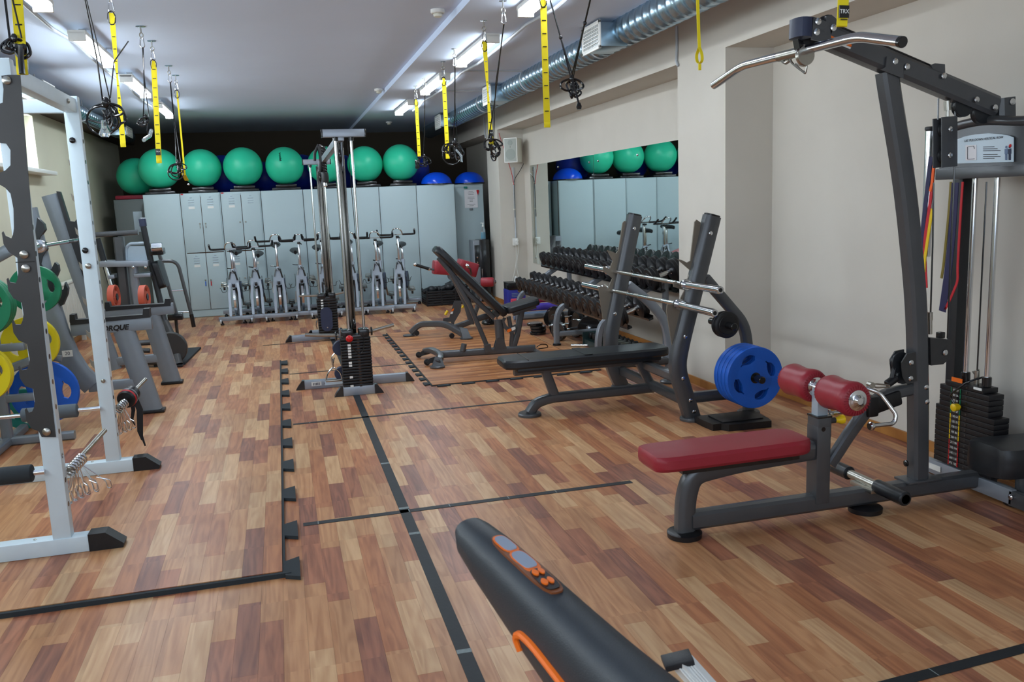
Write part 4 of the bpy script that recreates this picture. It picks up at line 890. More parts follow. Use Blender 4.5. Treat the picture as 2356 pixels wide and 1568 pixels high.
# two chrome bars in the catches
def olybar(P0, P1, C0, C1, lab, grp, r=.014):
    t_ = thing('barbell', lab, 'barbell', P0, grp); d = (P1 - P0).normalized()
    obj('shaft', MB().cyl(C0, C1, r, 16), 'chrome', t_)
    for (a, b_) in ((P0, C0), (P1, C1)):
        e = (b_ - a).normalized(); s_ = obj('sleeve', MB().lathe(a, e, [(0, .013), (0, .021), (.004, .0245), ((b_ - a).length, .0245)], 20), 'chrome', t_)
        obj('collar', MB().lathe(b_ - e * .03, e, [(0, .036), (.012, .038), (.02, .03), (.05, .028), (.06, .02)], 20), 'chrome', s_)
        obj('sleeve_hole', MB().lathe(a - e * .0006, e, [(0, .0128), (.004, .0128)], 16), 'blackgloss', s_)
    for (f0, f1) in ((.18, .36), (.46, .52), (.64, .82)):
        obj('knurling', MB().cyl(C0.lerp(C1, f0), C0.lerp(C1, f1), r + .0012, 16), 'steel', t_)
    return t_
XB = 2.56
olybar(gx(1350, 612, XB), gx(1658, 667, XB), gx(1402, 622, XB), gx(1576, 654, XB), 'chrome barbell in the catches of the press bench, upper of two', 'barbells on the press bench')
olybar(gx(1343, 654, XB - .03), gx(1645, 720, XB - .03), gx(1392, 665, XB - .03), gx(1560, 699, XB - .03), 'chrome barbell in the catches of the press bench, lower of two', 'barbells on the press bench')
# black rubber pad on the floor before the bench
t = thing('rubber_block', 'black notched rubber step block on the floor under the blue plates', 'step', (2.83, 5.0, 0))
q = [gz(1606, 972), gz(1645, 992), gz(1776, 978), gz(1752, 952)]
obj('slab', MB().prism([V((2.64, 4.93, .001)), V((2.70, 4.93, .001)), V((2.73, 4.88, .001)), V((3.03, 4.86, .001)), V((3.05, 4.93, .001)), V((3.07, 5.17, .001)), V((2.63, 5.17, .001)), V((2.63, 5.05, .001))], (0, 0, .045)), 'black', t)
obj('tread', MB().box((2.86, 5.03, .05), (.3, .2, .008), bev=.003), 'black', t)
# ------------------------------------------------------------------ lat pulldown machine with low row
YM = 3.40; P_ = lambda x, y: gy(x, y, YM); Q_ = lambda x, y, d: gy(x, y, YM + d); T_ = lambda x, y, X=3.33: gx(x, y, X)
t = thing('pulldown_machine', 'tall charcoal lat pulldown machine with long red seat and numbered weight stack', 'weight machine', (2.9, YM, 0))
UY = (0, 1, 0)
x0, x1 = 1.495, 2.28
obj('seat_pad', pad(MB(), (x0, YM + .015, .383), (x1, YM + .015, .383), .265, .075, taper=.95), 'redvinyl', t)
obj('seat_board', MB().box(((x0 + x1) / 2 + .03, YM, .338), (x1 - x0 - .2, .18, .02)), 'blackgloss', t)
lx = P_(1577, 1200).x
obj('front_leg', MB().oval([(lx - .005, YM, .015), (lx, YM, .18), (lx + .035, YM, .29), (lx + .25, YM, .318), (P_(1885, 1010).x, YM, .335)], .09, .065, UY, fil=.13), 'charcoal', t)
obj('foot_disc', MB().lathe((lx - .005, YM, .001), (0, 0, 1), [(0, .078), (.022, .08), (.028, .07)], 36), 'black', t)
px_ = P_(1882, 1100).x
obj('floor_rail', MB().oval([(lx + .02, YM, .075), (3.38, YM, .075)], .085, .075, UY), 'charcoal', t)
post = obj('seat_post', MB().box((px_, YM, .265), (.075, .085, .38), bev=.008), 'charcoal', t)
ztop = .495
post2 = obj('post_sleeve', MB().box((px_ + .002, YM, .445), (.074, .084, .10), bev=.006), 'charcoal', t)
obj('adjust_hole', MB().cyl((px_ - .005, YM - .043, .44), (px_ - .005, YM - .0415, .44), .011, 14), 'blackgloss', post2)
obj('sleeve_rim', MB().box((px_ + .002, YM, .497), (.078, .088, .01), bev=.003), 'blackgloss', t)
obj('adjust_post', MB().box((px_ + .002, YM, .56), (.056, .05, .14), bev=.004), 'lightgrey', t)
kb = obj('pull_pin', MB().cyl((px_ + .04, YM, .465), (px_ + .085, YM, .465), .014, 14), 'gunmetal', t)
obj('pin_knob', MB().lathe((px_ + .08, YM, .465), (1, 0, 0), [(0, .012), (.02, .014), (.035, .022), (.05, .022), (.056, .014)], 20), 'yellowknob', kb)
# thigh rollers along Y
ax = V((px_ + .0, YM, .628)); 
obj('roller_axle', MB().cyl((ax.x, YM - .28, ax.z), (ax.x, YM + .24, ax.z), .015, 18), 'chrome', t)
for (a, b_) in ((-.27, -.055), (.03, .245)):
    yy = YM + a; L_ = b_ - a
    rl = obj('thigh_roller', MB().lathe((ax.x, yy, ax.z), (0, 1, 0), [(0, .055), (.008, .072), (.03, .079), (L_ * .4, .073), (L_ * .6, .073), (L_ - .03, .079), (L_ - .008, .072), (L_, .055)], 40), 'redvinyl', t, smooth=50)
    for e, sg in ((yy, -1), (yy + L_, 1)):
        obj('roller_washer', MB().lathe((ax.x, e - sg * .001, ax.z), (0, sg, 0), [(0, .046), (.006, .046), (.008, .04), (.009, .03), (.012, .026), (.020, .018), (.024, .015)], 30), 'chrome', rl)
        pl_ = MB()
        for k in range(30):
            a_ = 2 * PI * k / 30; c = V((ax.x + .058 * math.cos(a_), e + sg * .001, ax.z + .058 * math.sin(a_))); pl_.beam(c - V((math.cos(a_), 0, math.sin(a_))) * .010, c + V((math.cos(a_), 0, math.sin(a_))) * .010, .003, .004, UY)
        q = obj('roller_pleats', pl_, 'redvinyl', rl); q['kind'] = 'stuff'
# diagonal brace and upper cross tube with rubber block
obj('diagonal_brace', MB().oval([P_(1908, 1068), P_(1955, 995), P_(2003, 930), P_(2035, 908), P_(2100, 893)], .058, .05, UY, fil=.06), 'charcoal', t)
obj('row_seat_block', MB().box(P_(2032, 922) + V((0, 0, 0)), (.16, .075, .075), Matrix.Rotation(-.22, 3, 'Y'), bev=.015).box(P_(1998, 932), (.06, .085, .10), bev=.014), 'black', t)
# foot bar across the rail
fa, fb_ = V((2.66, YM + .27, .13)), V((2.66, YM - .33, .13))
fa = gy(1932, 1088, YM + .28); fb_ = gy(2066, 1146, YM - .26); fa.x = fb_.x = (fa.x + fb_.x) / 2; fa.z = fb_.z = .135
ft = obj('foot_bar', MB().cyl(fa, fb_, .022, 18), 'steel', t)
obj('foot_grip', MB().cyl(fb_ + V((0, -.0, 0)), fb_ + V((0, .2, 0)), .034, 20, .006), 'vinyl', ft)
obj('foot_grip', MB().cyl(fa, fa - V((0, .14, 0)), .034, 20, .006), 'vinyl', ft)
obj('foot_bar_clamp', MB().box((fa.x, YM, .115), (.09, .16, .02), bev=.004).cyl((fa.x, YM, .08), (fa.x, YM, .13), .03, 16), 'steel', t)
obj('foot_disc', MB().lathe((fb_.x - .03, YM - .02, .001), (0, 0, 1), [(0, .078), (.022, .08), (.028, .07)], 30), 'black', t)
# main upright
up = [P_(2112, 1100), P_(2112, 900), P_(2109, 700), P_(2083, 432), P_(2045, 200), P_(2040, 165)]
up[0].z = .09; 
mast = obj('mast', MB().oval(fillet(up, .35, n=8), .088, .075, UY, p=5), 'charcoal', t)
obj('mast_flange', MB().box((up[0].x, YM, .118), (.19, .11, .012), bev=.004), 'charcoal', mast)
for q in ((2118, 887), (2120, 920)): obj('bolt_head', bolt(MB(), P_(*q) + V((0, -.037, 0)), (0, -1, 0), .013), 'chrome', mast)
obj('bolt_head', bolt(MB(), P_(2086, 1065), (-1, 0, 0), .016, .012), 'blackgloss', mast)
b0, b1 = P_(1900, 84), P_(2285, 246)
boom = obj('boom', MB().oval([b0, b1], .098, .075, UY, p=6), 'charcoal', t)
obj('boom_bracket', MB().prism([P_(2024, 134) + V((0, -.04, 0)), P_(2062, 152) + V((0, -.04, 0)), P_(2062, 184) + V((0, -.04, 0)), P_(2010, 164) + V((0, -.04, 0)), P_(2022, 158) + V((0, -.04, 0))], (0, -.008, 0)), 'charcoal', boom)
for q in ((2043, 145), (2070, 157), (2154, 178), (2229, 232), (2271, 250)): obj('bolt_head', bolt(MB(), P_(*q) + V((0, -.046, 0)), (0, -1, 0), .014), 'chrome', boom)
for k, (qa, col) in enumerate((([(1890, 82), (1922, 97), (1920, 103), (1889, 88)], 'orange'), ([(1890, 88), (1919, 102), (1917, 108), (1889, 94)], 'white'), ([(1930, 100), (1946, 107), (1944, 112), (1928, 105)], 'orange'), ([(1925, 105), (1944, 113), (1942, 117), (1922, 109)], 'white'))):
    obj('caution_label', MB().prism([P_(*q) + V((0, -.0405, 0)) for q in qa], (0, -.002, 0)), col, boom)
# front head of the boom: cheek plates, rubber nose, pulleys
for dy in (-.05, .042):
    obj('cheek_plate', MB().prism([P_(1856, 44) + V((0, dy, 0)), P_(1873, 50) + V((0, dy, 0)), P_(1892, 58) + V((0, dy, 0)), P_(1898, 104) + V((0, dy, 0)), P_(1872, 100) + V((0, dy, 0)), P_(1852, 96) + V((0, dy, 0))], (0, .008, 0)), 'charcoal', boom)
obj('rubber_nose', MB().oval([P_(1843, 44), P_(1841, 88)], .075, .11, UY, p=3), 'slate', boom)
obj('nose_strap', MB().prism([P_(1836, 90), P_(1848, 94), P_(1850, 110), P_(1840, 112)], (0, .04, 0)), 'blackgloss', boom)
for q in ((1865, 55), (1862, 79), (1900, 69)): obj('bolt_head', bolt(MB(), P_(*q) + V((0, -.052, 0)), (0, -1, 0), .015), 'chrome', boom)
obj('pulley_guard', MB().prism([P_(1892, 40) + V((0, -.03, 0)), P_(1903, 37) + V((0, -.03, 0)), P_(1915, 47) + V((0, -.03, 0)), P_(1918, 72) + V((0, -.03, 0)), P_(1890, 62) + V((0, -.03, 0))], (0, .06, 0)), 'charcoal', boom)
def pulley(c, r, nm='pulley', m='vinyl', par=None, w_=.022):
    return obj(nm, MB().lathe(V(c) - V((0, w_ / 2, 0)), UY, [(0, r * .5), (0, r * .97), (.003, r), (w_ * .35, r * .93), (w_ * .65, r * .93), (w_ - .003, r), (w_, r * .97), (w_, r * .5)], 28), m, par or t)
pulley(P_(1852, 128), .042, 'steel_pulley', 'steel', boom)
pulley(P_(1903, 62), .05, par=boom); pulley(P_(2150, 170), .045, par=boom); pulley(P_(2214, 243), .052, par=boom, w_=.03); pulley(P_(2258, 259), .052, par=boom, w_=.03)
obj('pulley_guard', MB().prism([P_(2131, 152) + V((0, -.03, 0)), P_(2140, 148) + V((0, -.03, 0)), P_(2163, 150) + V((0, -.03, 0)), P_(2164, 180) + V((0, -.03, 0)), P_(2145, 180) + V((0, -.03, 0))], (0, .008, 0)), 'charcoal', boom)
obj('rear_cap', MB().oval([P_(2305, 226), P_(2306, 276)], .10, .10, UY, p=3.5), 'charcoal', boom)
obj('bolt_head', bolt(MB(), P_(2308, 237) + V((0, -.052, 0)), (0, -1, 0), .016), 'chrome', boom)
obj('boom_cable', MB().tube([P_(1900, 46), P_(1916, 54), P_(2138, 149), P_(2158, 160)], .0045, 8), 'blackgloss', t)
# the hanging double pulley block and its cables
tb = obj('pulley_block', MB().oval([P_(2184, 268), P_(2184, 384)], .088, .010, UY, p=5).oval([P_(2177, 270) + V((0, .035, 0)), P_(2177, 384) + V((0, .035, 0))], .088, .010, UY, p=5), 'charcoal', t)
obj('swivel', MB().cyl(P_(2179, 232), P_(2180, 254), .014, 14).cyl(P_(2180, 254), P_(2180, 268), .008, 10), 'steel', tb)
for q in ((2184, 297), (2183, 357)): obj('bolt_head', bolt(MB(), P_(*q) + V((0, -.006, 0)), (0, -1, 0), .012), 'chrome', tb); pulley(P_(*q) + V((0, .018, 0)), .042, par=tb)
obj('cable', MB().tube([P_(2159, 226), P_(2158, 275)], .004, 6), 'blackgloss', t)
obj('cable', MB().tube([P_(2198, 240), P_(2197, 300), P_(2196, 385), P_(2185, 640), P_(2180, 778)], .004, 6), 'blackgloss', t)
obj('cable', MB().tube([P_(2148, 420), P_(2146, 560), P_(2141, 722)], .004, 6), 'blackgloss', t)
obj('turnbuckle', MB().cyl(P_(2140, 718), P_(2140, 736), .012, 12).cyl(P_(2140, 734), P_(2140, 768), .010, 10), 'steel', t)
# low pulley cheeks on the mast
for dy in (-.045, .035):
    cp = obj('low_cheek', MB().prism([P_(2072, 810) + V((0, dy, 0)), P_(2092, 806) + V((0, dy, 0)), P_(2094, 872) + V((0, dy, 0)), P_(2072, 878) + V((0, dy, 0)), P_(2063, 862) + V((0, dy, 0)), P_(2060, 830) + V((0, dy, 0))], (0, .008, 0)), 'gunmetal', t)
for q in ((2080, 830), (2079, 866)): obj('bolt_head', bolt(MB(), P_(*q) + V((0, -.046, 0)), (0, -1, 0), .013), 'chrome', t)
pulley(P_(2070, 832), .05, 'low_pulley'); pulley(P_(2076, 866), .035, 'low_pulley')
obj('cable_stop', MB().cyl(P_(2062, 868), P_(2040, 884), .020, 14, .004).cyl(P_(2058, 846), P_(2052, 870), .012, 10), 'black', t)
obj('rear_cheek', MB().prism([P_(2130, 775) + V((0, -.03, 0)), P_(2180, 780) + V((0, -.03, 0)), P_(2181, 800) + V((0, -.03, 0)), P_(2174, 822) + V((0, -.03, 0)), P_(2160, 835) + V((0, -.03, 0)), P_(2132, 838) + V((0, -.03, 0))], (0, .06, 0)), 'gunmetal', t)
obj('rear_stop', MB().box(P_(2164, 770), (.03, .03, .03), bev=.004), 'blackgloss', t); obj('cone_nut', MB().lathe(P_(2180, 804), (1, 0, 0), [(0, .016), (.02, .004)], 12), 'steel', t)
obj('bolt_head', bolt(MB(), P_(2162, 808) + V((0, -.034, 0)), (0, -1, 0), .014), 'chrome', t)
# weight tower, its width along Y
XT = 3.33
ya, yb_ = 3.80, 2.72
obj('tower_post', MB().box((3.40, 3.70, .92), (.06, .06, 1.78), bev=.004), 'vinyl', t)
obj('tower_post', MB().box((3.40, 2.80, .92), (.07, .06, 1.84), bev=.01), 'charcoal', t)
obj('base_rail', MB().box((3.28, 3.48, .055), (.03, .64, .075), bev=.004).box((3.36, 3.25, .03), (.13, 1.1, .02)), 'silver', t)
obj('base_rail', MB().box((3.28, 2.95, .05), (.03, .46, .075), bev=.004), 'charcoal', t)
obj('rail_label', MB().box((3.262, 3.66, .058), (.003, .09, .03)), 'white', t)
obj('rail_bolt', bolt(MB(), (3.264, 3.16, .06), (-1, 0, 0), .014, .012), 'chrome', t)
# stack: stepped plates, widths read off the photo
def yz(px, py, X=3.27): p = gx(px, py, X); return p.y, p.z
zt = yz(2230, 886)[1]; zb = .10; n = 16; hh = (zt - zb) / n
yl = [yz(2150, 1000)[0], yz(2162, 900)[0], yz(2176, 880)[0]]; yr = [yz(2285, 1020)[0], yz(2274, 950)[0], yz(2262, 905)[0]]
labcols = ['greenr'] * 6 + ['yellowknob'] * 5 + ['red'] * 5
ycen = yz(2200, 950)[0]
for k in range(n):
    z = zt - hh * (k + .5); tier = 2 if k < 1 else (1 if k < 5 else 0)
    a, b_ = yl[tier], yr[tier]
    pt = obj('weight_plate', MB().box((3.315, (a + b_) / 2, z), (.09, abs(a - b_), hh * .95), bev=.003), 'black', t)
    obj('pin_hole', MB().cyl((3.2685, yz(2222, 950)[0], z), (3.271, yz(2222, 950)[0], z), .006, 10), 'blackgloss', pt)
    if k > 0:
        yc0 = yz(2198, 950)[0]
        lb = obj('number_sticker', MB().box((3.2685, yc0, z), (.002, .055, hh * .86)), 'blackgloss', pt)
        for dy in (-.030, .030): obj('colour_bar', MB().box((3.2675, yc0 + dy, z), (.002, .006, hh * .86)), labcols[k], pt)
        R = frame((0, -1, 0), (0, 0, 1))
        text('stack_number', str(50 + 15 * k) + ' ' + str(int(round((50 + 15 * k) * .4536))), .0155, (3.2668, yc0, z), R, 'white', t, .0003)
obj('stack_label', MB().box((3.2675, yz(2202, 890)[0], zt + .012), (.004, .07, .022)), 'orange', t)
obj('stack_label', MB().box((3.2675, yz(2250, 900)[0], zt - .006), (.004, .05, .012)), 'white', t)
for q in ((2243, 418, 2222, 862), (2295, 418, 2270, 875)):
    a = gx(q[0], q[1], 3.32); b_ = gx(q[2], q[3], 3.32); ym = (a.y + b_.y) / 2
    obj('guide_rod', MB().cyl((3.32, ym, zt), (3.32, ym, a.z + .02), .013, 16), 'chrome', t)
    obj('rod_bush', MB().cyl((3.32, ym, zt), (3.32, ym, zt + .05), .022, 16, .003), 'blackgloss', t)
a = gx(2270, 418, 3.32); obj('cable', MB().tube([(3.32, a.y, zt + .06), (3.32, a.y, a.z)], .004, 6), 'blackgloss', t)
obj('stack_eye', MB().cyl((3.32, a.y, zt), (3.32, a.y, zt + .07), .013, 12).tube([(3.33, a.y + .02, zt + .04), (3.32, a.y + .03, zt + .06), (3.33, a.y, zt + .075)], .004, 6), 'steel', t)
yk, zk = yz(2210, 935); obj('selector_pin', MB().lathe((3.265, yk, zk), (-1, 0, 0), [(0, .009), (.01, .009), (.012, .018), (.04, .02), (.045, .012)], 16), 'yellowknob', t)
obj('pin_cord', MB().tube([(3.26, yk + .02, zk), (3.24, yk + .05, zk + .05), (3.26, yz(2230, 885)[0], zt + .02), (3.33, yz(2238, 880)[0], zt + .04)], .005, 8, .04), 'blackgloss', t)
# shroud with placard
sh0, sh1 = T_(2160, 415, 3.25), T_(2356, 412, 3.25)
arc = [T_(2160, 312, 3.25), T_(2210, 300, 3.25), T_(2270, 290, 3.25), T_(2330, 288, 3.25)]
y1e = 2.72
pts = [V((3.25, sh0.y, sh0.z + .01)), V((3.25, sh0.y, arc[0].z)), V((3.25, arc[1].y, arc[1].z + .01)), V((3.25, arc[2].y, arc[2].z + .012)), V((3.25, arc[3].y, arc[3].z)), V((3.25, 2.76, arc[0].z - .02)), V((3.25, y1e, sh0.z + .06)), V((3.25, y1e, sh0.z + .01))]
shd = obj('shroud', MB().prism(pts, (.18, 0, 0)), 'charcoal', t)
obj('shroud_hoop', MB().tube([p + V((.0, 0, .018)) for p in pts[1:6]], .022, 12, .12), 'charcoal', shd)
obj('shroud_foot', MB().box((3.24, (sh0.y + y1e) / 2, sh0.z + .03), (.03, sh0.y - y1e, .055), bev=.006), 'charcoal', shd)
pa, pb, pc, pd_ = T_(2204, 376, 3.243), T_(2333, 372, 3.243), T_(2333, 316, 3.243), T_(2204, 320, 3.243)
pts_ = [T_(x, y, 3.243) for x, y in ((2324, 312), (2305, 308.5), (2275, 306.5), (2245, 309), (2222, 313.5))]
plc = obj('placard', MB().prism([pa, pb, pc] + pts_ + [pd_], (-.004, 0, 0)), 'placard', shd)
R = frame((0, -1, 0), (0, 0, 1))
text('placard_title', 'LAT PULLDOWN VERTICAL ROW', .0155, T_(2262, 320, 3.2365), R, 'print', t, .0003)
ins = obj('figure_panel', MB().prism([T_(2222, 334, 3.238), T_(2247, 333, 3.238), T_(2247, 368, 3.238), T_(2222, 369, 3.238)], (-.0015, 0, 0)), 'paper', shd)
fg = MB()
for q in (((2226, 366), (2226, 338), (2240, 336)), ((2240, 336), (2242, 342)), ((2226, 366), (2242, 365))): fg.tube([T_(x, y, 3.2355) for x, y in q], .0012, 5)
obj('figure_drawing', fg, 'print', shd)
ln = MB()
for k in range(7):
    if k == 3: continue
    a, b_ = T_(2262, 338 + k * 4.4, 3.2385), T_(2288 + 14 * ((k * 7) % 3) / 2, 337.5 + k * 4.4, 3.2385); ln.beam(a, b_, .001, .0025, (0, 0, 1))
q = obj('printed_lines', ln, 'print', shd); q['kind'] = 'stuff'
for (x, m_) in ((2315, 'bluegrey'), (2323, 'slate')):
    obj('muscle_figure', MB().sphere(T_(x, 338, 3.237), .006, 10, 6, (.2, 1, 1)).oval([T_(x, 342, 3.237), T_(x, 354, 3.237)], .018, .002, (1, 0, 0)).oval([T_(x - 1.4, 354, 3.237), T_(x - 1.4, 368, 3.237)], .005, .002, (1, 0, 0)).oval([T_(x + 1.4, 354, 3.237), T_(x + 1.4, 368, 3.237)], .005, .002, (1, 0, 0)), m_, shd)
obj('heart_mark', MB().sphere(T_(2324, 335, 3.236), .008, 10, 6, (.2, 1, 1)), 'red', shd)
a, b_ = gx(2141, 300, 3.42), gx(2128, 590, 3.42)
obj('side_tube', MB().cyl((3.42, a.y, b_.z), (3.42, a.y, a.z), .026, 20, .004), 'chrome', t)
obj('tube_cap', MB().cyl((3.42, a.y, a.z), (3.42, a.y, a.z + .02), .029, 20, .004), 'vinyl', t)
# resistance bands hung on the tower
def band(pts, w_, m_, lab, X=3.2):
    p3 = [gx(x, y, X) for x, y in pts]
    o = obj('resistance_band', MB().sweep(fillet(p3, .2, n=5), [(-w_ / 2, -.002), (w_ / 2, -.002), (w_ / 2, .002), (-w_ / 2, .002)], (1, 0, 0)), m_)
    return tag(o, lab, 'band')
band([(2142, 360), (2134, 430), (2124, 520), (2119, 570)], .028, 'banddark', 'dark blue resistance band, leftmost on the pulldown tower', 3.30)
band([(2149, 380), (2140, 470), (2126, 560), (2130, 640), (2131, 662)], .020, 'bandred', 'red resistance band beside the orange one on the tower', 3.27)
band([(2148, 382), (2145, 420), (2140, 440)], .016, 'bandorange', 'bright orange resistance band at the top left of the tower', 3.25)
band([(2145, 480), (2136, 540), (2127, 600), (2126, 625)], .018, 'bandyellow', 'bright yellow resistance band behind the mast', 3.24)
band([(2188, 418), (2184, 480), (2176, 560), (2171, 610), (2166, 640)], .014, 'olive', 'olive yellow resistance band hanging under the shroud')
band([(2198, 420), (2192, 520), (2182, 620), (2172, 690), (2168, 716)], .045, 'banddark', 'wide dark navy resistance band hanging under the shroud')
band([(2215, 418), (2212, 460), (2206, 560), (2203, 620), (2204, 645), (2190, 680), (2172, 716)], .012, 'bandred', 'narrow dark red band curling beside the navy one')
# lat bar and its link, the low row handle
XBm = 2.27; B_ = lambda x, y: gx(x, y, XBm)
lb = thing('lat_bar', 'long bent chrome lat bar hanging from the boom of the pulldown machine', 'bar', B_(1850, 120))
obj('bar', MB().tube([B_(1643, 196), B_(1708, 152), B_(1975, 84), B_(2072, 96)], .0205, 20, .06), 'chrome', lb)
obj('end_plug', MB().cyl(B_(2070, 96), B_(2078, 97), .0213, 20, .002), 'blackgloss', lb)
obj('centre_hook', MB().tube([B_(1794, 126), B_(1800, 140), B_(1808, 146), B_(1818, 138)], .008, 8, .02).tube([B_(1817, 122), B_(1819, 142), B_(1838, 158), B_(1853, 168)], .005, 8, .03), 'steel', lb)
obj('centre_sleeve', MB().cyl(B_(1792, 131), B_(1840, 119), .0222, 18, .002), 'steel', lb)
obj('snap_link', MB().tube([B_(1828, 146), B_(1842, 160), B_(1853, 170), B_(1857, 150), B_(1848, 152)], .004, 8, .01, closed=True), 'steel', lb)
rh = thing('row_handle', 'chrome V-shaped row handle hooked to the low pulley of the pulldown machine', 'handle', P_(2000, 900))
H_ = lambda x, y, d: gy(x, y, YM - .06 + d)
obj('yoke', MB().tube([H_(1994, 893, .0), H_(2010, 898, -.02), H_(2026, 906, -.03), H_(2063, 955, -.08), H_(2056, 974, -.08), H_(2008, 979, -.10)], .010, 12, .03), 'chrome', rh)
obj('yoke', MB().tube([H_(1994, 893, .02), H_(1990, 905, .06), H_(1985, 938, .10), H_(1960, 944, .10), H_(1915, 950, .09)], .010, 12, .03), 'chrome', rh)
for (a, b_) in ((H_(2010, 979, -.10), H_(1996, 981, -.10)), (H_(1912, 950, .09), H_(1900, 952, .09))): obj('grip_end', MB().lathe(a, b_ - a, [(0, .012), (.006, .019), (.018, .021), (.024, .016), (.024, .008)], 18), 'chrome', rh)
obj('link', MB().tube([H_(2008, 886, .02), H_(2014, 882, .02), H_(2046, 886, .02), H_(2047, 890, .02), H_(2015, 891, .02)], .004, 8, .01, closed=True).lathe(H_(2008, 886, .0), UY, [(0, .014), (.03, .014)], 14), 'steel', rh)

# ------------------------------------------------------------------ dark padded seat of the next machine at the right edge
fp = gz(2342, 1160)
t = thing('padded_stool', 'dark grey padded machine seat cut off by the right picture edge', 'seat', (fp.x + .1, fp.y, 0))
a = gy(2262, 1056, fp.y - .05)
obj('seat_pad', MB().oval([(a.x, fp.y - .05, a.z), (a.x + .012, fp.y - .05, a.z), (a.x + .03, fp.y - .05, a.z), (a.x + .5, fp.y - .05, a.z - .02)], .15, .24, (0, 1, 0), p=3.2) if False else pad(MB(), (a.x, fp.y - .05, a.z), (a.x + .62, fp.y - .05, a.z - .02), .26, .15), 'vinyl', t)
obj('stem', MB().cyl((fp.x + .02, fp.y, .02), (fp.x + .02, fp.y, a.z - .05), .032, 18), 'charcoal', t)
obj('foot_disc', MB().lathe((fp.x + .02, fp.y, .001), (0, 0, 1), [(0, .08), (.02, .082), (.03, .07)], 30), 'black', t)

# ------------------------------------------------------------------ near arm of the exercise machine in the foreground
def at(px, py, d): r = ray(px, py); return CAM + r * (d / FOC)
t = thing('machine_arm', 'blurred black moulded arm of an exercise machine with orange trim in the foreground', 'machine arm', at(1600, 1700, 1.2))
st = [((1080, 1192), 1.80, .070, .045), ((1092, 1200), 1.78, .086, .07), ((1135, 1232), 1.72, .096, .10), ((1215, 1300), 1.62, .105, .135), ((1310, 1388), 1.50, .112, .165), ((1410, 1478), 1.38, .12, .20), ((1530, 1580), 1.26, .13, .24), ((1680, 1710), 1.12, .14, .28)]
rows = []; tops = []
ctr = [at(*q[0], q[1]) for q in st]
for i, (q, d, w_, h_) in enumerate(st):
    c = ctr[i]; tt = (ctr[min(i + 1, len(st) - 1)] - ctr[max(i - 1, 0)]).normalized(); sd = tt.cross(V((0, 0, 1))).normalized(); upv = sd.cross(tt).normalized()
    if upv.z < 0: upv = -upv
    sec = []; m = 28; hz_ = V((0, 0, -1))
    for k in range(m):
        an = 2 * PI * (k + .5) / m; cs, sn = math.cos(an), math.sin(an); kk = (abs(cs) ** 3.4 + abs(sn) ** 3.4) ** (-1 / 3.4)
        u = cs * kk * w_ / 2; v = sn * kk; vv = (v - 1) / 2 * h_
        crown = -.10 * w_ * (cs * kk) ** 2 if v > .3 else 0
        sec.append(c + sd * u + upv * (vv + crown))
    rows.append(sec); tops.append((c, tt, sd, upv, w_, h_))
m = 28; vs = [p for r_ in rows for p in r_]; fs = []
for i in range(len(rows) - 1):
    for q in range(m): fs.append((i * m + q, i * m + (q + 1) % m, (i + 1) * m + (q + 1) % m, (i + 1) * m + q))
fs += [tuple(range(m))[::-1], tuple((len(rows) - 1) * m + q for q in range(m))]
M['armblack'] = mat('arm_plastic', s(44, 50, 56), .42, bump=.3, bscale=500)
obj('arm_shell', MB().add(vs, fs), 'armblack', t, smooth=60)
def ontop(f, u, lift=.002):       # f along the stations, u across (-1..1)
    i = min(int(f), len(tops) - 2); k = f - i; A, B = tops[i], tops[i + 1]
    c = A[0].lerp(B[0], k); sd = A[2].lerp(B[2], k).normalized(); upv = A[3].lerp(B[3], k).normalized(); w_ = A[4] * (1 - k) + B[4] * k
    return c + sd * (u * w_ / 2) + upv * (lift - .10 * w_ * u * u)
def onside(f, v, lift=.0015):     # the left flank, v from 0 (top) to 1 (bottom)
    i = min(int(f), len(tops) - 2); k = f - i; A, B = tops[i], tops[i + 1]
    c = A[0].lerp(B[0], k); sd = A[2].lerp(B[2], k).normalized(); upv = A[3].lerp(B[3], k).normalized(); w_ = A[4] * (1 - k) + B[4] * k; h_ = A[5] * (1 - k) + B[5] * k
    sg = -1 if (c - sd - CAM).length and (sd.dot(V((-1, 0, 0))) < 0) else 1
    vn = -(v * 2 - 1); e = (1 - min(1, abs(vn)) ** 3.4) ** (1 / 3.4)
    return c + sd * (sg * (e * w_ / 2 + lift)) + upv * (-v * h_)
def loz(f0, f1, u0, u1, lift, th, m_, nm, par, n=24, p=3.5):
    top = []; 
    for k in range(n):
        an = 2 * PI * k / n; cs, sn = math.cos(an), math.sin(an); kk = (abs(cs) ** p + abs(sn) ** p) ** (-1 / p)
        top.append(ontop((f0 + f1) / 2 + cs * kk * (f1 - f0) / 2, (u0 + u1) / 2 + sn * kk * (u1 - u0) / 2, lift))
    upv = tops[3][3]
    return obj(nm, MB().prism(top, -upv * th), m_, par)
M['panel'] = mat('console_bronze', s(120, 66, 34), .35)
con = loz(2.05, 3.75, -.42, .40, .004, .006, 'panel', 'console_bezel', t)
loz(2.08, 2.62, -.36, .30, .0052, .002, 'orange', 'display_rim', con); loz(2.60, 3.20, -.36, .34, .0052, .002, 'orange', 'display_rim', con)
loz(2.12, 2.57, -.30, .24, .0066, .002, 'screen', 'display_window', con); loz(2.64, 3.12, -.30, .28, .0066, .002, 'screen', 'display_window', con)
loz(3.16, 3.68, -.30, .30, .0056, .002, 'blackgloss', 'button_field', con)
for (f_, u_) in ((3.26, -.12), (3.26, .12), (3.5, -.1), (3.5, .14)): loz(f_ - .07, f_ + .07, u_ - .10, u_ + .10, .0085, .003, 'orange', 'round_button', con, p=2)
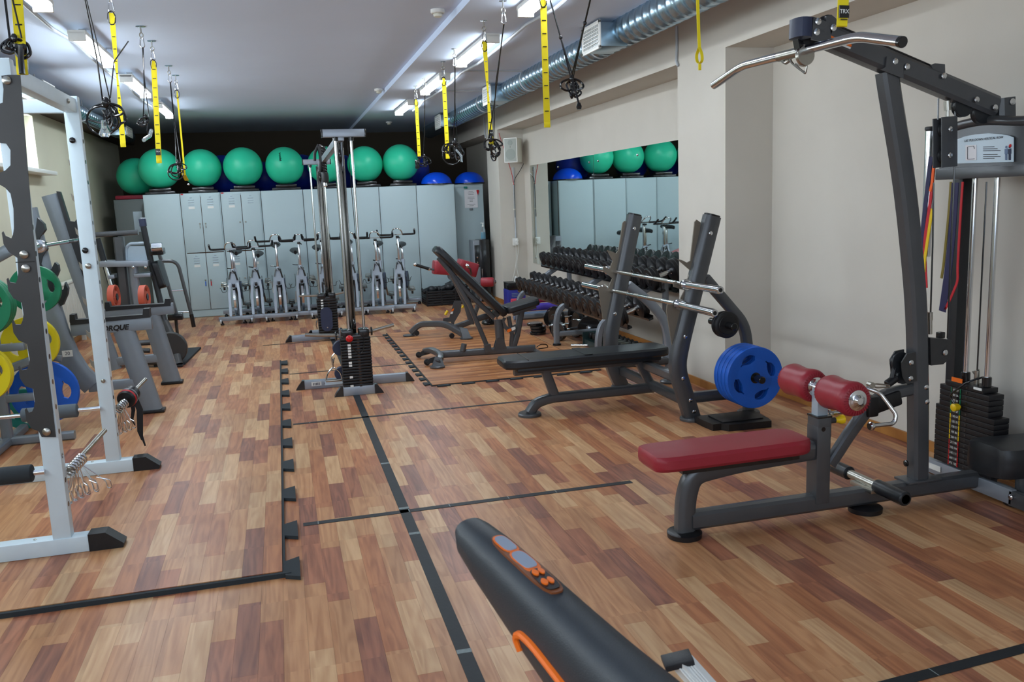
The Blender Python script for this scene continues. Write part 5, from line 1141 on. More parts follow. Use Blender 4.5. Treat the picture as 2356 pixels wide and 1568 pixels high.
# orange trim line along the flank
L1 = [onside(f, v) for f, v in ((3.45, .86), (3.35, .72), (3.5, .58), (3.8, .52), (4.4, .50), (5.0, .48), (5.6, .46), (6.3, .44))]
obj('orange_trim', MB().tube(fillet(L1, .03), lambda q: .0078, 8), 'orange', t)
# stand that carries the arm (below the frame)
e = ctr[-1]
obj('arm_post', MB().oval([(e.x, e.y, .02), (e.x, e.y, e.z - .08)], .09, .12, (0, 1, 0)), 'armblack', t)
obj('post_foot', MB().box((e.x, e.y, .02), (.5, .22, .035), bev=.01), 'armblack', t)
# white ribbed holder with black rim beside the arm
c0 = at(1560, 1512, 1.9)
t2 = thing('bottle_holder', 'white ribbed holder with black rim beside the foreground arm, cut by bottom edge', 'holder', at(1620, 1640, 1.9))
obj('rim', MB().beam(at(1526, 1526, 1.9), at(1592, 1510, 1.9), .05, .014, (0, 0, 1), bev=.002), 'vinyl', t2)
mb = MB(); mb.beam(at(1572, 1524, 1.9), at(1640, 1600, 1.86), .045, .03, (0, 0, 1))
obj('holder_body', mb, 'white', t2)
for k in range(6):
    o_ = k * 6.5; obj('rib', MB().tube([at(1556 + o_, 1528 - o_ * .22, 1.885), at(1612 + o_, 1592 - o_ * .22, 1.84)], .0028, 6), 'white', t2)
obj('holder_post', MB().cyl(V((c0.x + .1, c0.y - .1, .0)), at(1640, 1600, 1.9), .02, 12), 'vinyl', t2)
# ------------------------------------------------------------------ two-tier dumbbell rack along the mirrors
t = thing('dumbbell_rack', 'grey two-tier dumbbell rack standing below the wall mirrors', 'rack', (3.05, 8.8, 0))
RY0, RY1 = 6.85, 10.42
for k, yy in enumerate((7.34, 8.59, 10.12)):
    sf = obj('side_frame', MB().oval([(2.76, yy, .02), (2.76, yy, .26), (2.80, yy, .40), (2.95, yy, .46), (3.20, yy, .66), (3.40, yy, .75)], .062, .055, (0, 1, 0), fil=.12), 'grey', t)
    obj('foot_cap', MB().lathe((2.76, yy, .001), (0, 0, 1), [(0, .045), (.018, .045), (.024, .036)], 18), 'black', sf)
    obj('base_tube', MB().oval([(2.78, yy, .12), (3.44, yy, .12)], .055, .05, (0, 1, 0)), 'grey', t)
    obj('rear_post', MB().oval([(3.44, yy, .01), (3.44, yy, .74)], .055, .05, (0, 1, 0)), 'grey', t)
ca, sa = math.cos(.30), math.sin(.30)
for nm, (xc, zc) in (('lower_tier', (2.97, .455)), ('upper_tier', (3.29, .755))):
    for sx in (-1, 1):
        q = V((xc + sx * .105 * ca, 0, zc + sx * .105 * sa))
        obj('cradle_rail', MB().box((q.x, (RY0 + RY1) / 2, q.z - .012), (.045, RY1 - RY0, .02), Matrix.Rotation(-.30, 3, 'Y')).box((q.x + (-.02 if sx < 0 else .02), (RY0 + RY1) / 2, q.z + .004), (.005, RY1 - RY0, .035)), 'blackgloss', t)
# one dumbbell with its parts, then copies
def make_dumbbell():
    r = thing('dumbbell', 'black round rubber dumbbell', 'dumbbell', (0, 0, 0), 'dumbbells on the two tiers of the rack')
    for sx in (-1, 1):
        obj('head', MB().lathe((sx * .062, 0, 0), (sx, 0, 0), [(0, .03), (0, .078), (.005, .086), (.026, .086), (.030, .082), (.034, .086), (.055, .086), (.060, .080), (.062, .05), (.066, .046), (.066, .02)], 26), 'black', r)
        obj('end_bolt', MB().lathe((sx * .128, 0, 0), (sx, 0, 0), [(0, .024), (.005, .024), (.008, .014)], 12), 'gunmetal', r)
    obj('handle', MB().lathe((-.064, 0, 0), (1, 0, 0), [(0, .022), (.008, .022), (.012, .014), (.064, .0165), (.116, .014), (.120, .022), (.128, .022)], 14), 'chrome', r)
    return r
proto = make_dumbbell(); _k = {}
def copy_db(loc, sc_, rot, lab, grp, first=[True]):
    if first[0]: r = proto; first[0] = False
    else:
        r = proto.copy(); C.objects.link(r)
        for ch in [c for c in proto.children]:
            c = ch.copy(); C.objects.link(c); c.parent = r
    r.location = loc; r.scale = (sc_, sc_, sc_); r.rotation_euler = rot; r['label'] = lab; r['group'] = grp
    return r
ords = ['farthest', '2nd', '3rd', '4th', '5th', '6th', '7th', '8th', '9th', '10th', '11th', '12th', '13th', '14th', '15th', '16th', '17th', '18th', '19th', '20th']
kids = list(proto.children)
nl = 17
for tier, (xc, zc) in enumerate(((2.97, .455), (3.29, .755))):
    for k in range(nl):
        f = k / (nl - 1); yy = 10.3 - f * (10.3 - 7.0); s0 = (1.08 + .06 * f) if tier == 0 else (1.06 + .16 * f)
        R_ = .086 * s0
        lab = 'black rubber dumbbell on the %s tier of the rack, %s' % ('lower' if tier == 0 else 'upper', ('%s one' % ords[k]) if k == 0 else '%s from the far end' % ords[k])
        r = copy_db((xc - sa * (R_ - .022), yy, zc + ca * (R_ - .022) + .012), s0, (0, -.30, 0), lab, 'dumbbells on the %s tier' % ('lower' if tier == 0 else 'upper'))
# things under and beside the rack
def short_bar(c, L_, ang, R_, lab, nplates=2, th=.05):
    c = V(c); d = V((math.cos(ang), math.sin(ang), 0)); t = thing('loaded_dumbbell', lab, 'dumbbell', c, 'loose dumbbells under the rack')
    obj('bar', MB().cyl(c - d * L_ / 2, c + d * L_ / 2, .014, 12), 'chrome', t)
    for sg in (-1, 1):
        obj('plate', MB().lathe(c + d * sg * (L_ * .26), d * sg, [(0, .03), (0, R_ * .95), (.006, R_), (th - .006, R_), (th, R_ * .95), (th, .03)], 28), 'blackgloss', t)
        obj('star_nut', MB().cyl(c + d * sg * (L_ * .26 + th), c + d * sg * (L_ * .26 + th + .025), .03, 8, .004), 'chrome', t)
short_bar((3.08, 9.20, .126), .46, .15, .125, 'loaded dumbbell under the rack with chrome bar, leftmost in view')
short_bar((3.22, 9.62, .146), .46, .3, .145, 'loaded dumbbell under the rack with the largest black plates, at the back')
short_bar((3.0, 8.93, .105), .44, .5, .104, 'loaded dumbbell turned askew beneath the rack leg')
short_bar((3.28, 8.85, .135), .46, .9, .134, 'loaded dumbbell under the rack nearest the wall')
short_bar((3.16, 9.95, .11), .42, 1.2, .109, 'loaded dumbbell under the rack next to the foam rollers')
for k in range(6):
    a = V((2.86 + .055 * k, 8.42 - .03 * k, .016)); d = V((.42, -.16, 0))
    o = tag(obj('chrome_bar', MB().cyl(a, a + d, .014, 12).cyl(a, a + d * .28, .0155, 12), 'chrome'), 'short chrome dumbbell bar lying on the floor under the rack, %s' % ['leftmost', 'second from the left', 'third from the left', 'fourth from the left', 'fifth from the left', 'rightmost'][k], 'bar', 'short chrome bars on the floor')
t = thing('low_tray', 'dark teal low tray of small hand weights on the floor under the rack', 'tray', (3.2, 7.9, 0))
obj('tray_base', MB().box((3.18, 7.95, .04), (.34, .96, .07), bev=.01), 'tealdark', t)
for yy in (7.46, 8.44): obj('tray_end', MB().box((3.18, yy, .075), (.36, .02, .14), bev=.004), 'tealdark', t)
for k in range(9):
    yy = 7.53 + k * .105; h = thing('hand_weight', 'small black hand weight in the low tray, %s' % (ords[k] + (' one' if k == 0 else ' from the near end')).replace('farthest', 'nearest'), 'dumbbell', (3.15, yy, .12), 'hand weights in the low tray')
    obj('grip', MB().cyl((3.08, yy, .112), (3.24, yy, .112), .012, 10), 'steel', h)
    for xx in (3.05, 3.23): obj('head', MB().cyl((xx, yy, .113), (xx + .05, yy, .113), .035, 8, .006), 'black', h)
for k in range(4):
    c = (2.80 + .006 * (k % 2), 9.42, .0005 + k * .034)
    if k == 3: c = (2.77, 9.44, .0005 + k * .034)
    tag(obj('small_plate', MB().lathe(c, (0, 0, 1), [(0, .02), (0, .085), (.005, .092), (.027, .092), (.032, .085), (.032, .02)], 28), 'blackgloss'), 'small black plate in the floor stack beside the rack leg, %s' % ['bottom one', 'second from bottom', 'third from bottom', 'topmost and shifted'][k], 'weight plate', 'stack of small plates on the floor')
for k, (z, m_, lab, y_) in enumerate(((.05, 'bluegrey', 'blue-grey foam roller lowest in the pile under the rack', 10.7), (.145, 'purple', 'purple foam roller in the pile under the rack', 10.75), (.232, 'pink', 'pink foam roller on top of the pile under the rack', 10.8))):
    r_ = .048 if k < 2 else .038
    tag(obj('foam_roller', MB().lathe((2.86, y_, z), (1, 0, 0), [(0, r_ * .6), (0, r_), (.62, r_), (.62, r_ * .6)], 24), m_), lab, 'foam roller', 'foam rollers under the rack')
t = thing('black_box', 'black box on blue boxes in the corner by the pier', 'box', (3.3, 12.2, .18)); 
p0 = gy(1166, 672, 12.1); p1 = gy(1195, 666, 12.1)
obj('carton', MB().box((3.28, 12.15, .30), (.26, .3, .09), bev=.006), 'blackgloss', t); obj('lid', MB().box((3.28, 12.15, .352), (.27, .31, .014), bev=.004), 'vinyl', t)
M['bluebox'] = mat('blue_carton', s(46, 52, 150), .45)
t = thing('blue_carton', 'blue printed carton under the black box by the pier', 'box', (3.26, 12.15, 0))
obj('carton', MB().box((3.27, 12.15, .128), (.26, .28, .255), bev=.004), 'bluebox', t)
for k in range(3): obj('printed_line', MB().box((3.24, 12.008, .20 - k * .022), (.10, .003, .010)), 'bluegrey', t)
t = thing('white_appliance', 'small white power adapter on top of the black box', 'adapter', (3.34, 12.2, .36))
obj('case', MB().prism([(3.28, 12.1, .36), (3.42, 12.1, .36), (3.36, 12.1, .40), (3.30, 12.1, .44)], (0, .1, 0)), 'white', t)

# speaker, conduit, sockets and cords on the reveal
t = thing('wall_speaker', 'cream wall speaker tilted on the pier beside the mirror recess', 'speaker', (3.40, 12.36, 2.1))
R = Matrix.Rotation(-math.radians(40), 3, 'Z'); c = V((3.385, 12.33, 2.262))
obj('cabinet', MB().box(c, (.205, .17, .345), R, .012), 'offwhite', t)
f = obj('face_frame', MB().box(c + R @ V((0, -.09, 0)), (.215, .018, .355), R, .008), 'white', t)
M['mesh'] = mat('speaker_mesh', s(176, 182, 176), .8, bump=.8, bscale=900)
obj('grille', MB().box(c + R @ V((0, -.1, 0)), (.185, .006, .325), R, .003), 'mesh', f)
M['mesh2'] = mat('speaker_mesh_dark', s(158, 166, 160), .8, bump=.8, bscale=900)
obj('woofer', MB().lathe(c + R @ V((0, -.104, -.06)), R @ V((0, -1, 0)), [(0, .078), (.002, .076)], 32), 'mesh2', f)
obj('tweeter', MB().lathe(c + R @ V((0, -.104, .105)), R @ V((0, -1, 0)), [(0, .038), (.002, .037)], 24), 'mesh2', f)
obj('screw', MB().lathe(c + R @ V((0, -.104, .045)), R @ V((0, -1, 0)), [(0, .006), (.004, .004)], 8), 'blackgloss', f)
obj('bracket', MB().box((3.47, 12.46, 2.30), (.05, .09, .12), bev=.004), 'charcoal', t)
yr = 12.511
W_ = lambda x, y, d=.015: gy(x, y, yr - d)
t = thing('wall_conduit', 'grey vertical cable conduit on the reveal below the speaker', 'conduit', W_(1187, 545))
a, b_ = W_(1181, 385), W_(1187, 547); obj('pipe', MB().cyl(a, b_, .012, 10), 'lightwire', t)
for q in ((1182, 420), (1184, 480)): obj('clip', MB().cyl(W_(q[0], q[1]), W_(q[0], q[1] + 3), .018, 10), 'offwhite', t)
t = thing('wall_socket', 'white double wall socket with plugged cords on the reveal', 'socket', W_(1186, 556))
c = W_(1185.5, 556, .03); obj('socket_box', MB().box(c, (.075, .05, .11), bev=.006), 'white', t)
obj('plug', MB().cyl(c + V((.015, -.025, .02)), c + V((.015, -.06, .02)), .02, 14, .003).cyl(c + V((.015, -.025, -.025)), c + V((.015, -.06, -.025)), .02, 14, .003), 'white', t)
for pts, nm, m_, lab in (([(1187, 553), (1192, 560), (1193, 575), (1190, 595), (1189, 620), (1195, 640)], 'power_cable', 'white', 'white power cord hanging from the socket, right one'), ([(1187, 560), (1188, 590), (1187, 610), (1181, 640), (1172, 668)], 'power_cable', 'white', 'white power cord hanging from the socket towards the black box'),
        ([(1148, 306), (1155, 330), (1163, 352), (1172, 380), (1179, 405), (1182, 425)], 'speaker_cable', 'bandred', 'thin dark red speaker wire along the pier corner'), ([(1205, 376), (1195, 395), (1183, 412), (1183, 440), (1185, 500)], 'speaker_cable', 'blackgloss', 'thin black wire from the speaker to the conduit'),
        ([(1172, 690), (1165, 700), (1157, 704), (1150, 706)], 'power_cable', 'white', 'white cord end on the floor by the pier')):
    tag(obj(nm, MB().tube(fillet([W_(x, y, .03) for x, y in pts], .1), .0045, 6), m_), lab, 'cord')
# cable drops on the beam
for k, (pts, lab) in enumerate((([(1556, 60), (1557, 110), (1556, 140), (1560, 152)], 'white cable drop at the left edge of the near pier'), ([(1113, 268), (1115, 300), (1117, 318)], 'white cable drop on the beam by the far pier'))):
    tag(obj('cable_drop', MB().tube([gx(x, y, XP - .012) for x, y in pts], .011, 8), 'lightwire'), lab, 'conduit')
# ------------------------------------------------------------------ white power rack at the left edge
t = thing('power_rack', 'white power rack with gunmetal hook plates at the left picture edge', 'rack', (-1.6, 4.8, 0))
YA, YBk, XA, XO = 4.19, 5.46, -1.08, -2.16
ZM2 = .0208
HT = 2.215
def holes(par, x, y, n0=.25, n1=2.0, st=.115):
    z = n0; k = 0
    while z < n1:
        obj('post_hole', MB().cyl((x, y, z), (x + .0012, y, z), .0125, 12), 'blackgloss', par); z += st
for (x, y) in ((XA, YA), (XA, YBk), (XO, YA), (XO, YBk)):
    p = obj('post', MB().box((x, y, (HT + .07) / 2 + .01), (.078, .062, HT - .075), bev=.004), 'rackwhite', t)
    if x == XA: holes(p, x + .0385, y - .004)
for y in (YA, YBk):
    b = obj('base_tube', MB().box(((XA + XO) / 2 - .0, y, ZM2 + .038), (1.30, .075, .075), bev=.004), 'rackwhite', t)
    e = XA + .11
    sec = [(e, ZM2), (e + .145, ZM2), (e + .15, ZM2 + .02), (e + .075, ZM2 + .082), (e, ZM2 + .082)]
    obj('rubber_foot', MB().prism([V((a, y - .042, c)) for a, c in sec], (0, .084, 0)), 'black', b)
    obj('base_bolt', bolt(MB(), (XA - .12, y, ZM2 + .076), (0, 0, 1), .008, .004), 'steel', b)
for x in (XA, XO): obj('top_rail', MB().box((x, (YA + YBk) / 2, HT - .045), (.060, YBk - YA + .052, .076), bev=.004), 'rackwhite', t)
for y in (YA, YBk): obj('cross_beam', MB().box(((XA + XO) / 2, y + .0, HT - .045), (XA - XO - .08, .048, .074), bev=.004), 'rackwhite', t)
for (x, y, z) in ((XA - .01, YBk - .033, 1.98), (XA - .012, YBk - .033, 1.36), (XA - .006, YBk - .033, 1.27)): obj('bolt_head', bolt(MB(), (x, y, z), (0, -1, 0), .017, .012), 'blackgloss' if z > 1.3 else 'steel', t)
obj('bolt_head', bolt(MB(), (XA - .0, YBk - .033, .59), (0, -1, 0), .012, .010), 'steel', t)
obj('bolt_head', bolt(MB(), (XA + .033, YBk - .25, HT - .045), (1, 0, 0), .014, .01), 'steel', t)
# gunmetal hook plates on the posts: outline in the X-Z plane, hooks open upward at the left
YP = YA - .033 - .008; P_ = lambda x, y: gy(x, y, YP)
hook = lambda tx, ty, nx, ny: [(nx, ny - 2), (nx - 6, ny + 6), (tx + 14, ny + 8), (tx + 6, ty + 4), (tx, ty), (tx - 3, ty + 12), (tx + 3, ty + 36), (nx - 9, ny + 66)]
right = [(20, 172), (46, 172), (74, 520), (104, 800), (128, 1005), (96, 1005)]
left = [(88, 985), (80, 962)]
hooks = [(57, 940, 78, 935), (42, 842, 66, 838), (27, 737, 52, 735), (15, 640, 40, 640), (4, 533, 30, 537)]
def rev(h): return h[::-1]
out = list(right) + [(88, 990)]
for (tx, ty, nx, ny) in hooks:
    out += [(nx + 10, ny + 56), (tx + 16, ty + 46), (tx + 4, ty + 28), (tx, ty + 2), (tx + 3, ty - 1), (tx + 8, ty + 9), (nx - 4, ny + 11), (nx, ny + 2), (nx + 2, ny - 12)]
out += [(31, 480), (24, 445), (12, 432), (0, 425), (-4, 398), (12, 392), (24, 380), (24, 345), (14, 330), (-6, 328), (-6, 240), (6, 236), (8, 205), (3, 174)]
obj('hook_plate', MB().prism([P_(*q) for q in out], (0, .008, 0)), 'gunmetal', t)
obj('plate_joint', MB().box(P_(58, 602) + V((0, -.001, 0)), (.075, .003, .004)), 'blackgloss', t)
for q in ((16, 185), (56, 585), (60, 617), (108, 992)): obj('bolt_head', bolt(MB(), P_(*q), (0, -1, 0), .018, .014), 'steel', t)
# far post: hooks seen past its left edge
YQ = YBk - .034; Q_ = lambda x, y: gy(x, y, YQ)
pts = [(196, 250), (204, 250), (270, 900), (262, 900)]
for k, (tx, ty) in enumerate(((157, 366), (163, 445), (172, 523), (181, 602), (189, 682), (197, 758), (206, 825))):
    obj('bar_hook', MB().prism([V((q.x, YBk + .030, q.z)) for q in [gy(tx, ty, YBk + .03), gy(tx + 6, ty + 6, YBk + .03), gy(tx + 14, ty + 6, YBk + .03), gy(tx + 24, ty, YBk + .03), gy(tx + 30, ty + 40, YBk + .03), gy(tx + 18, ty + 30, YBk + .03), gy(tx + 3, ty + 14, YBk + .03)]], (0, .008, 0)), 'taupe', t)
obj('hook_plate', MB().box((XA - .0, YBk + .034, 1.1), (.06, .008, 1.7)), 'gunmetal', t)
# safety pins with foam sleeves
for (y, z, fx0, fx1, m_) in ((YA - .0, .425, -1.16, -1.75, 'foam'), (YBk - .0, .43, -1.235, -1.53, 'greyfoam')):
    obj('safety_bar', MB().cyl((XA - .03, y - .045, z), (XO + .03, y - .045, z), .0125, 16), 'chrome', t)
    obj('foam_sleeve', MB().lathe((fx0, y - .045, z), (-1, 0, 0), [(0, .018), (0, .036), (.004, .040), (fx0 - fx1 - .004, .040), (fx0 - fx1, .036), (fx0 - fx1, .018)], 24), m_, t)
# storage pegs pointing backwards from the posts
for (a, b_) in (((-1.03, 4.22, .40), (-.936, 4.60, .482)), ((-1.03, 5.49, .405), (-.925, 5.92, .490))):
    obj('storage_peg', MB().cyl(a, b_, .012, 14), 'steel', t)
def collar(c, ax, lab, grp, sw):
    c = V(c); ax = V(ax).normalized(); u = ax.orthogonal().normalized(); w_ = ax.cross(u)
    q = thing('spring_collar', lab, 'collar', c, grp)
    obj('coil', MB().tube([c + ax * (.004 * k / 10 * 1.0) + (u * math.cos(k * PI / 5) + w_ * math.sin(k * PI / 5)) * .026 + V((0, 0, -.012)) for k in range(31)], .0028, 6), 'chrome', q)
    for s_, dx in ((-1, -.012 + sw), (1, .012 + sw * 1.6)):
        e = c + V((0, 0, -.036))
        obj('squeeze_arm', MB().tube([e, e + V((dx * .6, 0, -.06)), e + V((dx - .010, s_ * .006, -.10)), e + V((dx - .006, s_ * .006, -.135)), e + V((dx + .012, s_ * .006, -.13)), e + V((dx + .008, 0, -.09)), e + V((dx * .5 + .004, 0, -.07))], .0026, 6, .012), 'chrome', q)
d = V((.094, .38, .082)).normalized(); a0 = V((-1.03, 4.22, .40))
for k in range(6): collar(a0 + d * (.012 + .022 * k), d, 'chrome spring collar on the near peg of the white rack, %s' % (['nearest the post', 'second from the post', 'third from the post', 'fourth from the post', 'fifth from the post', 'outermost, arms splayed'][k]), 'spring collars on the near peg', [-.02, -.012, 0, .012, .03, .06][k])
a1 = V((-1.03, 5.49, .405)); d1 = V((.105, .43, .085)).normalized()
for k in range(4): collar(a1 + d1 * (.012 + .024 * k), d1, 'chrome spring collar on the far peg beside the wrapped strap, %s' % (['nearest the post', 'second from the post', 'third from the post', 'closest to the strap'][k]), 'spring collars on the far peg', [-.015, 0, .01, .02][k])
q = thing('wrist_wrap', 'black and red wrist wrap rolled around the far peg with hanging tails', 'wrap', a1 + d1 * .18)
c = a1 + d1 * .115
obj('roll', MB().lathe(c, d1, [(0, .014), (0, .050), (.01, .056), (.05, .056), (.055, .05), (.06, .052), (.11, .050), (.12, .03), (.12, .014)], 24), 'black', q)
obj('red_stripe', MB().lathe(c + d1 * .018, d1, [(0, .0565), (.002, .058), (.014, .058), (.016, .0565)], 24), 'bandred', q)
obj('white_piping', MB().lathe(c + d1 * .052, d1, [(0, .052), (.001, .0575), (.004, .0575), (.005, .052)], 24), 'lightwire', q)
e = c + d1 * .09
for k, (dx, L_) in enumerate(((.0, .20), (.03, .30), (.045, .34))):
    obj('tail', MB().sweep([e + V((dx * .4, 0, -.01)), e + V((dx + .005, -.01, -.10)), e + V((dx - .01, 0, -L_ * .8)), e + V((dx + .004, 0, -L_))], lambda f: [(-.002, -.015 * (1 - .7 * f)), (.002, -.015 * (1 - .7 * f)), (.002, .015 * (1 - .7 * f)), (-.002, .015 * (1 - .7 * f))], (1, 0, 0)), 'black', q)

# ------------------------------------------------------------------ grey squat rack behind it
t = thing('squat_rack', 'grey leaning squat rack with black rubber rails and a label reading 20', 'rack', (-1.4, 7.5, 0))
M['squat'] = mat('squat_grey', s(124, 132, 140), .4, .3, var=.06)
def sideframe(Y0, P_, lean, rail, leg, low, mm, th=.075):
    l3 = [P_(*q) for q in lean]
    fr = obj('leaning_post', MB().oval(l3, .135 if Y0 > 8 else .155, th, (0, 1, 0), p=8), 'squat', t)
    r3 = [P_(*q) for q in rail]
    obj('side_rail', MB().beam(r3[0], r3[1], th, .095, bev=.006), 'squat', t)
    g3 = [P_(*q) for q in leg]; g3[-1].z = .035
    lg = obj('leg', MB().oval(g3, .15, th, (0, 1, 0), p=8), 'squat', t)
    obj('leg_foot', MB().box((g3[-1].x, Y0, .015 + (.0205 if mm else 0)), (.185, th + .03, .022), bev=.004), 'black', lg)
    w3 = [P_(*q) for q in low]
    obj('low_rail', MB().beam(w3[0], w3[1], th * .9, .07, bev=.005), 'squat', t)
    return fr
P7 = lambda x, y: gy(x, y, 7.05); P8 = lambda x, y: gy(x, y, 8.2)
fr = sideframe(7.05, P7, [(58, 480), (84, 585), (110, 690), (132, 760), (157, 818), (184, 860), (214, 886)], [(165, 757), (350, 742)], [(283, 752), (352, 948)], [(205, 890), (335, 878)], 1)
sideframe(8.2, P8, [(116, 448), (165, 580), (225, 745), (262, 850)], [(240, 724), (400, 708)], [(343, 712), (397, 880)], [(255, 832), (372, 822)], 1)
obj('arch', MB().oval([gy(95, 575, 7.3), gy(60, 562, 7.2), gy(25, 572, 7.05), gy(-25, 600, 7.05)], .09, .07, (0, 1, 0), fil=.05), 'squat', t)
for nm, P_, y_, rr_ in (('a', P7, 7.05, [(163, 738), (163, 722), (174, 722), (176, 734), (330, 722), (331, 709), (345, 708), (346, 728), (166, 746)]), ('b', P8, 8.2, [(243, 707), (243, 694), (253, 694), (256, 704), (379, 697), (381, 686), (392, 686), (394, 702), (245, 714)])):
    obj('rubber_rail', MB().prism([P_(*q) + V((0, -.045, 0)) for q in rr_], (0, .09, 0)), 'black', t)
for nm, P_, sp in (('n', P7, [[(90, 500), (105, 515), (108, 528), (96, 545), (92, 570), (84, 560), (86, 530)], [(95, 555), (108, 556), (112, 572), (102, 590), (98, 606), (108, 622), (122, 618), (130, 602), (137, 608), (139, 622), (128, 648), (128, 660), (136, 668), (150, 664), (153, 648), (160, 662), (158, 676), (148, 700), (143, 702), (120, 668), (100, 625), (88, 590)]]),
                  ('f', P8, [[(133, 440), (141, 441), (162, 508), (175, 510), (182, 500), (187, 502), (190, 516), (183, 535), (180, 548), (196, 600), (202, 640), (196, 640), (168, 560), (150, 500)]])):
    for q_ in sp: obj('bar_catch', MB().prism([P_(*q) + V((0, -.055, 0)) for q in q_], (0, .06, 0)), 'vinyl', t)
# plate number, lettering
R = frame((1, 0, 0), (0, 0, 1)); c = P7(158, 811) + V((0, -.0395, 0))
obj('number_label', MB().box(c, (.072, .002, .048)), 'white', fr); text('label_number', '20', .036, c + V((0, -.0015, 0)), R, 'print', t, .0004)
text('rail_lettering', 'TORQUE', .054, gy(259, 755, 7.05 - .0385), frame(P7(350, 742) - P7(165, 757), (0, 0, 1)), 'blackgloss', t, .0006, bold=.0022, shear=.25)
XBL = -1.5; B_ = lambda x, y: gx(x, y, XBL)
tb = thing('barbell', 'chrome barbell resting in the upper catches of the grey squat rack', 'barbell', B_(140, 558))
a, b_ = B_(92, 566), B_(215, 545)
obj('shaft', MB().cyl(a, b_, .0145, 16), 'chrome', tb)
obj('collar', MB().lathe(a - (b_ - a).normalized() * .03, b_ - a, [(0, .03), (.006, .042), (.03, .044), (.05, .036), (.07, .022)], 20), 'chrome', tb)
obj('sleeve', MB().cyl(a - (b_ - a).normalized() * .38, a, .0245, 18), 'chrome', tb)
for f in (.45, .62): obj('grip_band', MB().cyl(a.lerp(b_, f), a.lerp(b_, f + .08), .0155, 16), 'blackgloss', tb)

# ------------------------------------------------------------------ coloured plates on the storage tree at the left
t = thing('plate_tree', 'grey plate storage tree behind the white rack with coloured plates', 'rack', (-1.8, 6.4, 0))
for y in (6.36,):
    obj('spine', MB().oval([(-1.92, 6.42, .06), (-1.92, 6.42, 1.15)], .07, .06, (0, 1, 0)), 'squat', t)
obj('tree_base', MB().oval([(-2.35, 6.42, .05), (-1.5, 6.42, .05)], .06, .06, (0, 1, 0)).oval([(-1.92, 6.1, .05), (-1.92, 6.8, .05)], .06, .06, (1, 0, 0)), 'squat', t)
pl = []
def peg(c, y0, y1):
    obj('storage_peg', MB().cyl((c.x, y0, c.z), (c.x, y1, c.z), .024, 16, .004), 'steel', t); 
    obj('peg_arm', MB().beam((-1.92, 6.42, c.z), (c.x, 6.42, c.z), .05, .05, bev=.005), 'squat', t)
def setc(p, y): return V((p.x, y, p.z))
cb = gy(108, 898, 6.6); peg(cb, 6.42, 6.72)
cy_ = gy(74, 787, 6.6); peg(cy_, 6.42, 6.66)
cg = gy(84, 664, 6.6); peg(cg, 6.42, 6.7)
cyn = gy(-46, 862, 6.05); peg(cyn, 6.42, 5.98)
cgn = gy(-44, 703, 6.05); peg(cgn, 6.42, 5.9)
ob = obj('cross_tube', MB().oval([gy(30, 845, 6.45), gy(100, 818, 6.45)], .06, .05, (0, 1, 0)), 'squat', t)
obj('cross_tube', MB().oval([gy(118, 822, 6.62), gy(142, 825, 6.62)], .045, .04, (0, 1, 0)), 'squat', t)
tri_plate(setc(cb, 6.55), (0, -1, 0), .222, .04, 'blue', 'large blue weight plate low on the storage tree at the left', 'plates on the left storage tree', rot=.30)
tri_plate(setc(cy_, 6.56), (0, -1, 0), .185, .04, 'yellow', 'yellow weight plate above the blue one on the left tree', 'plates on the left storage tree', rot=.1)
tri_plate(setc(cg, 6.57), (0, -1, 0), .165, .04, 'greenr', 'green weight plate half hidden behind the hook plate of the white rack', 'plates on the left storage tree', rot=.2)
for k in range(2): tri_plate((cyn.x - .0, 6.05 + .045 * k, cyn.z), (0, -1, 0), .180, .04, 'yellow', 'yellow weight plate cut by the left picture edge, %s' % ['front one', 'rear one'][k], 'yellow plates at the left edge', rot=.1)
for k in range(3): tri_plate((cgn.x, 5.98 + .045 * k, cgn.z), (0, -1, 0), .195, .04, 'greenr', 'green weight plate cut by the left picture edge, %s' % ['front one', 'middle one', 'rear one'][k], 'green plates at the left edge', rot=.1)
tri_plate(V((-1.93, 6.9, .172)), (.15, -1, 0), .15, .04, 'teal', 'teal weight plate standing on the floor behind the blue one', None, rot=.1)

# ------------------------------------------------------------------ angled leg press machine farther back
YL = 9.9; P_ = lambda x, y: gy(x, y, YL); Q_ = lambda x, y, d: gy(x, y, YL + d)
t = thing('leg_press', 'dark angled leg press machine with coral plates behind the squat rack', 'weight machine', (-1.5, YL, 0))
obj('cross_bar', MB().oval([P_(200, 541), P_(318, 534)], .055, .10, (0, 1, 0)), 'charcoal', t)
obj('centre_post', MB().oval([P_(273, 545), P_(290, 700), P_(296, 790)], .10, .13, (0, 1, 0), p=8), 'charcoal', t)
rl = obj('slanted_rail', MB().oval([P_(328, 512), P_(356, 640), P_(372, 705), Q_(392, 812, -.3)], .06, .05, (0, 1, 0)), 'vinyl', t)
obj('rail_cap', MB().oval([P_(327, 503), P_(330, 520)], .07, .06, (0, 1, 0)), 'slate', rl)
obj('cap_bracket', MB().prism([P_(320, 520), P_(323, 500), P_(336, 500), P_(338, 520)], (0, .02, 0)), 'chrome', rl)
obj('slanted_rail', MB().oval([P_(224, 548), P_(250, 635), P_(266, 690), P_(280, 740)], .06, .05, (0, 1, 0)), 'vinyl', t)
obj('slanted_rail', MB().oval([Q_(240, 600, .2), Q_(264, 680, .2)], .045, .04, (0, 1, 0)), 'vinyl', t)
obj('guide_rod', MB().cyl(Q_(240, 600, -.1), Q_(262, 680, -.1), .02, 12), 'chrome', t)
obj('back_pad', pad(MB(), Q_(358, 600, .1), Q_(380, 660, .1), .35, .08), 'vinyl', t)
obj('carriage_roller', MB().cyl(Q_(348, 570, -.1), Q_(374, 568, -.1), .05, 18, .005), 'chrome', t)
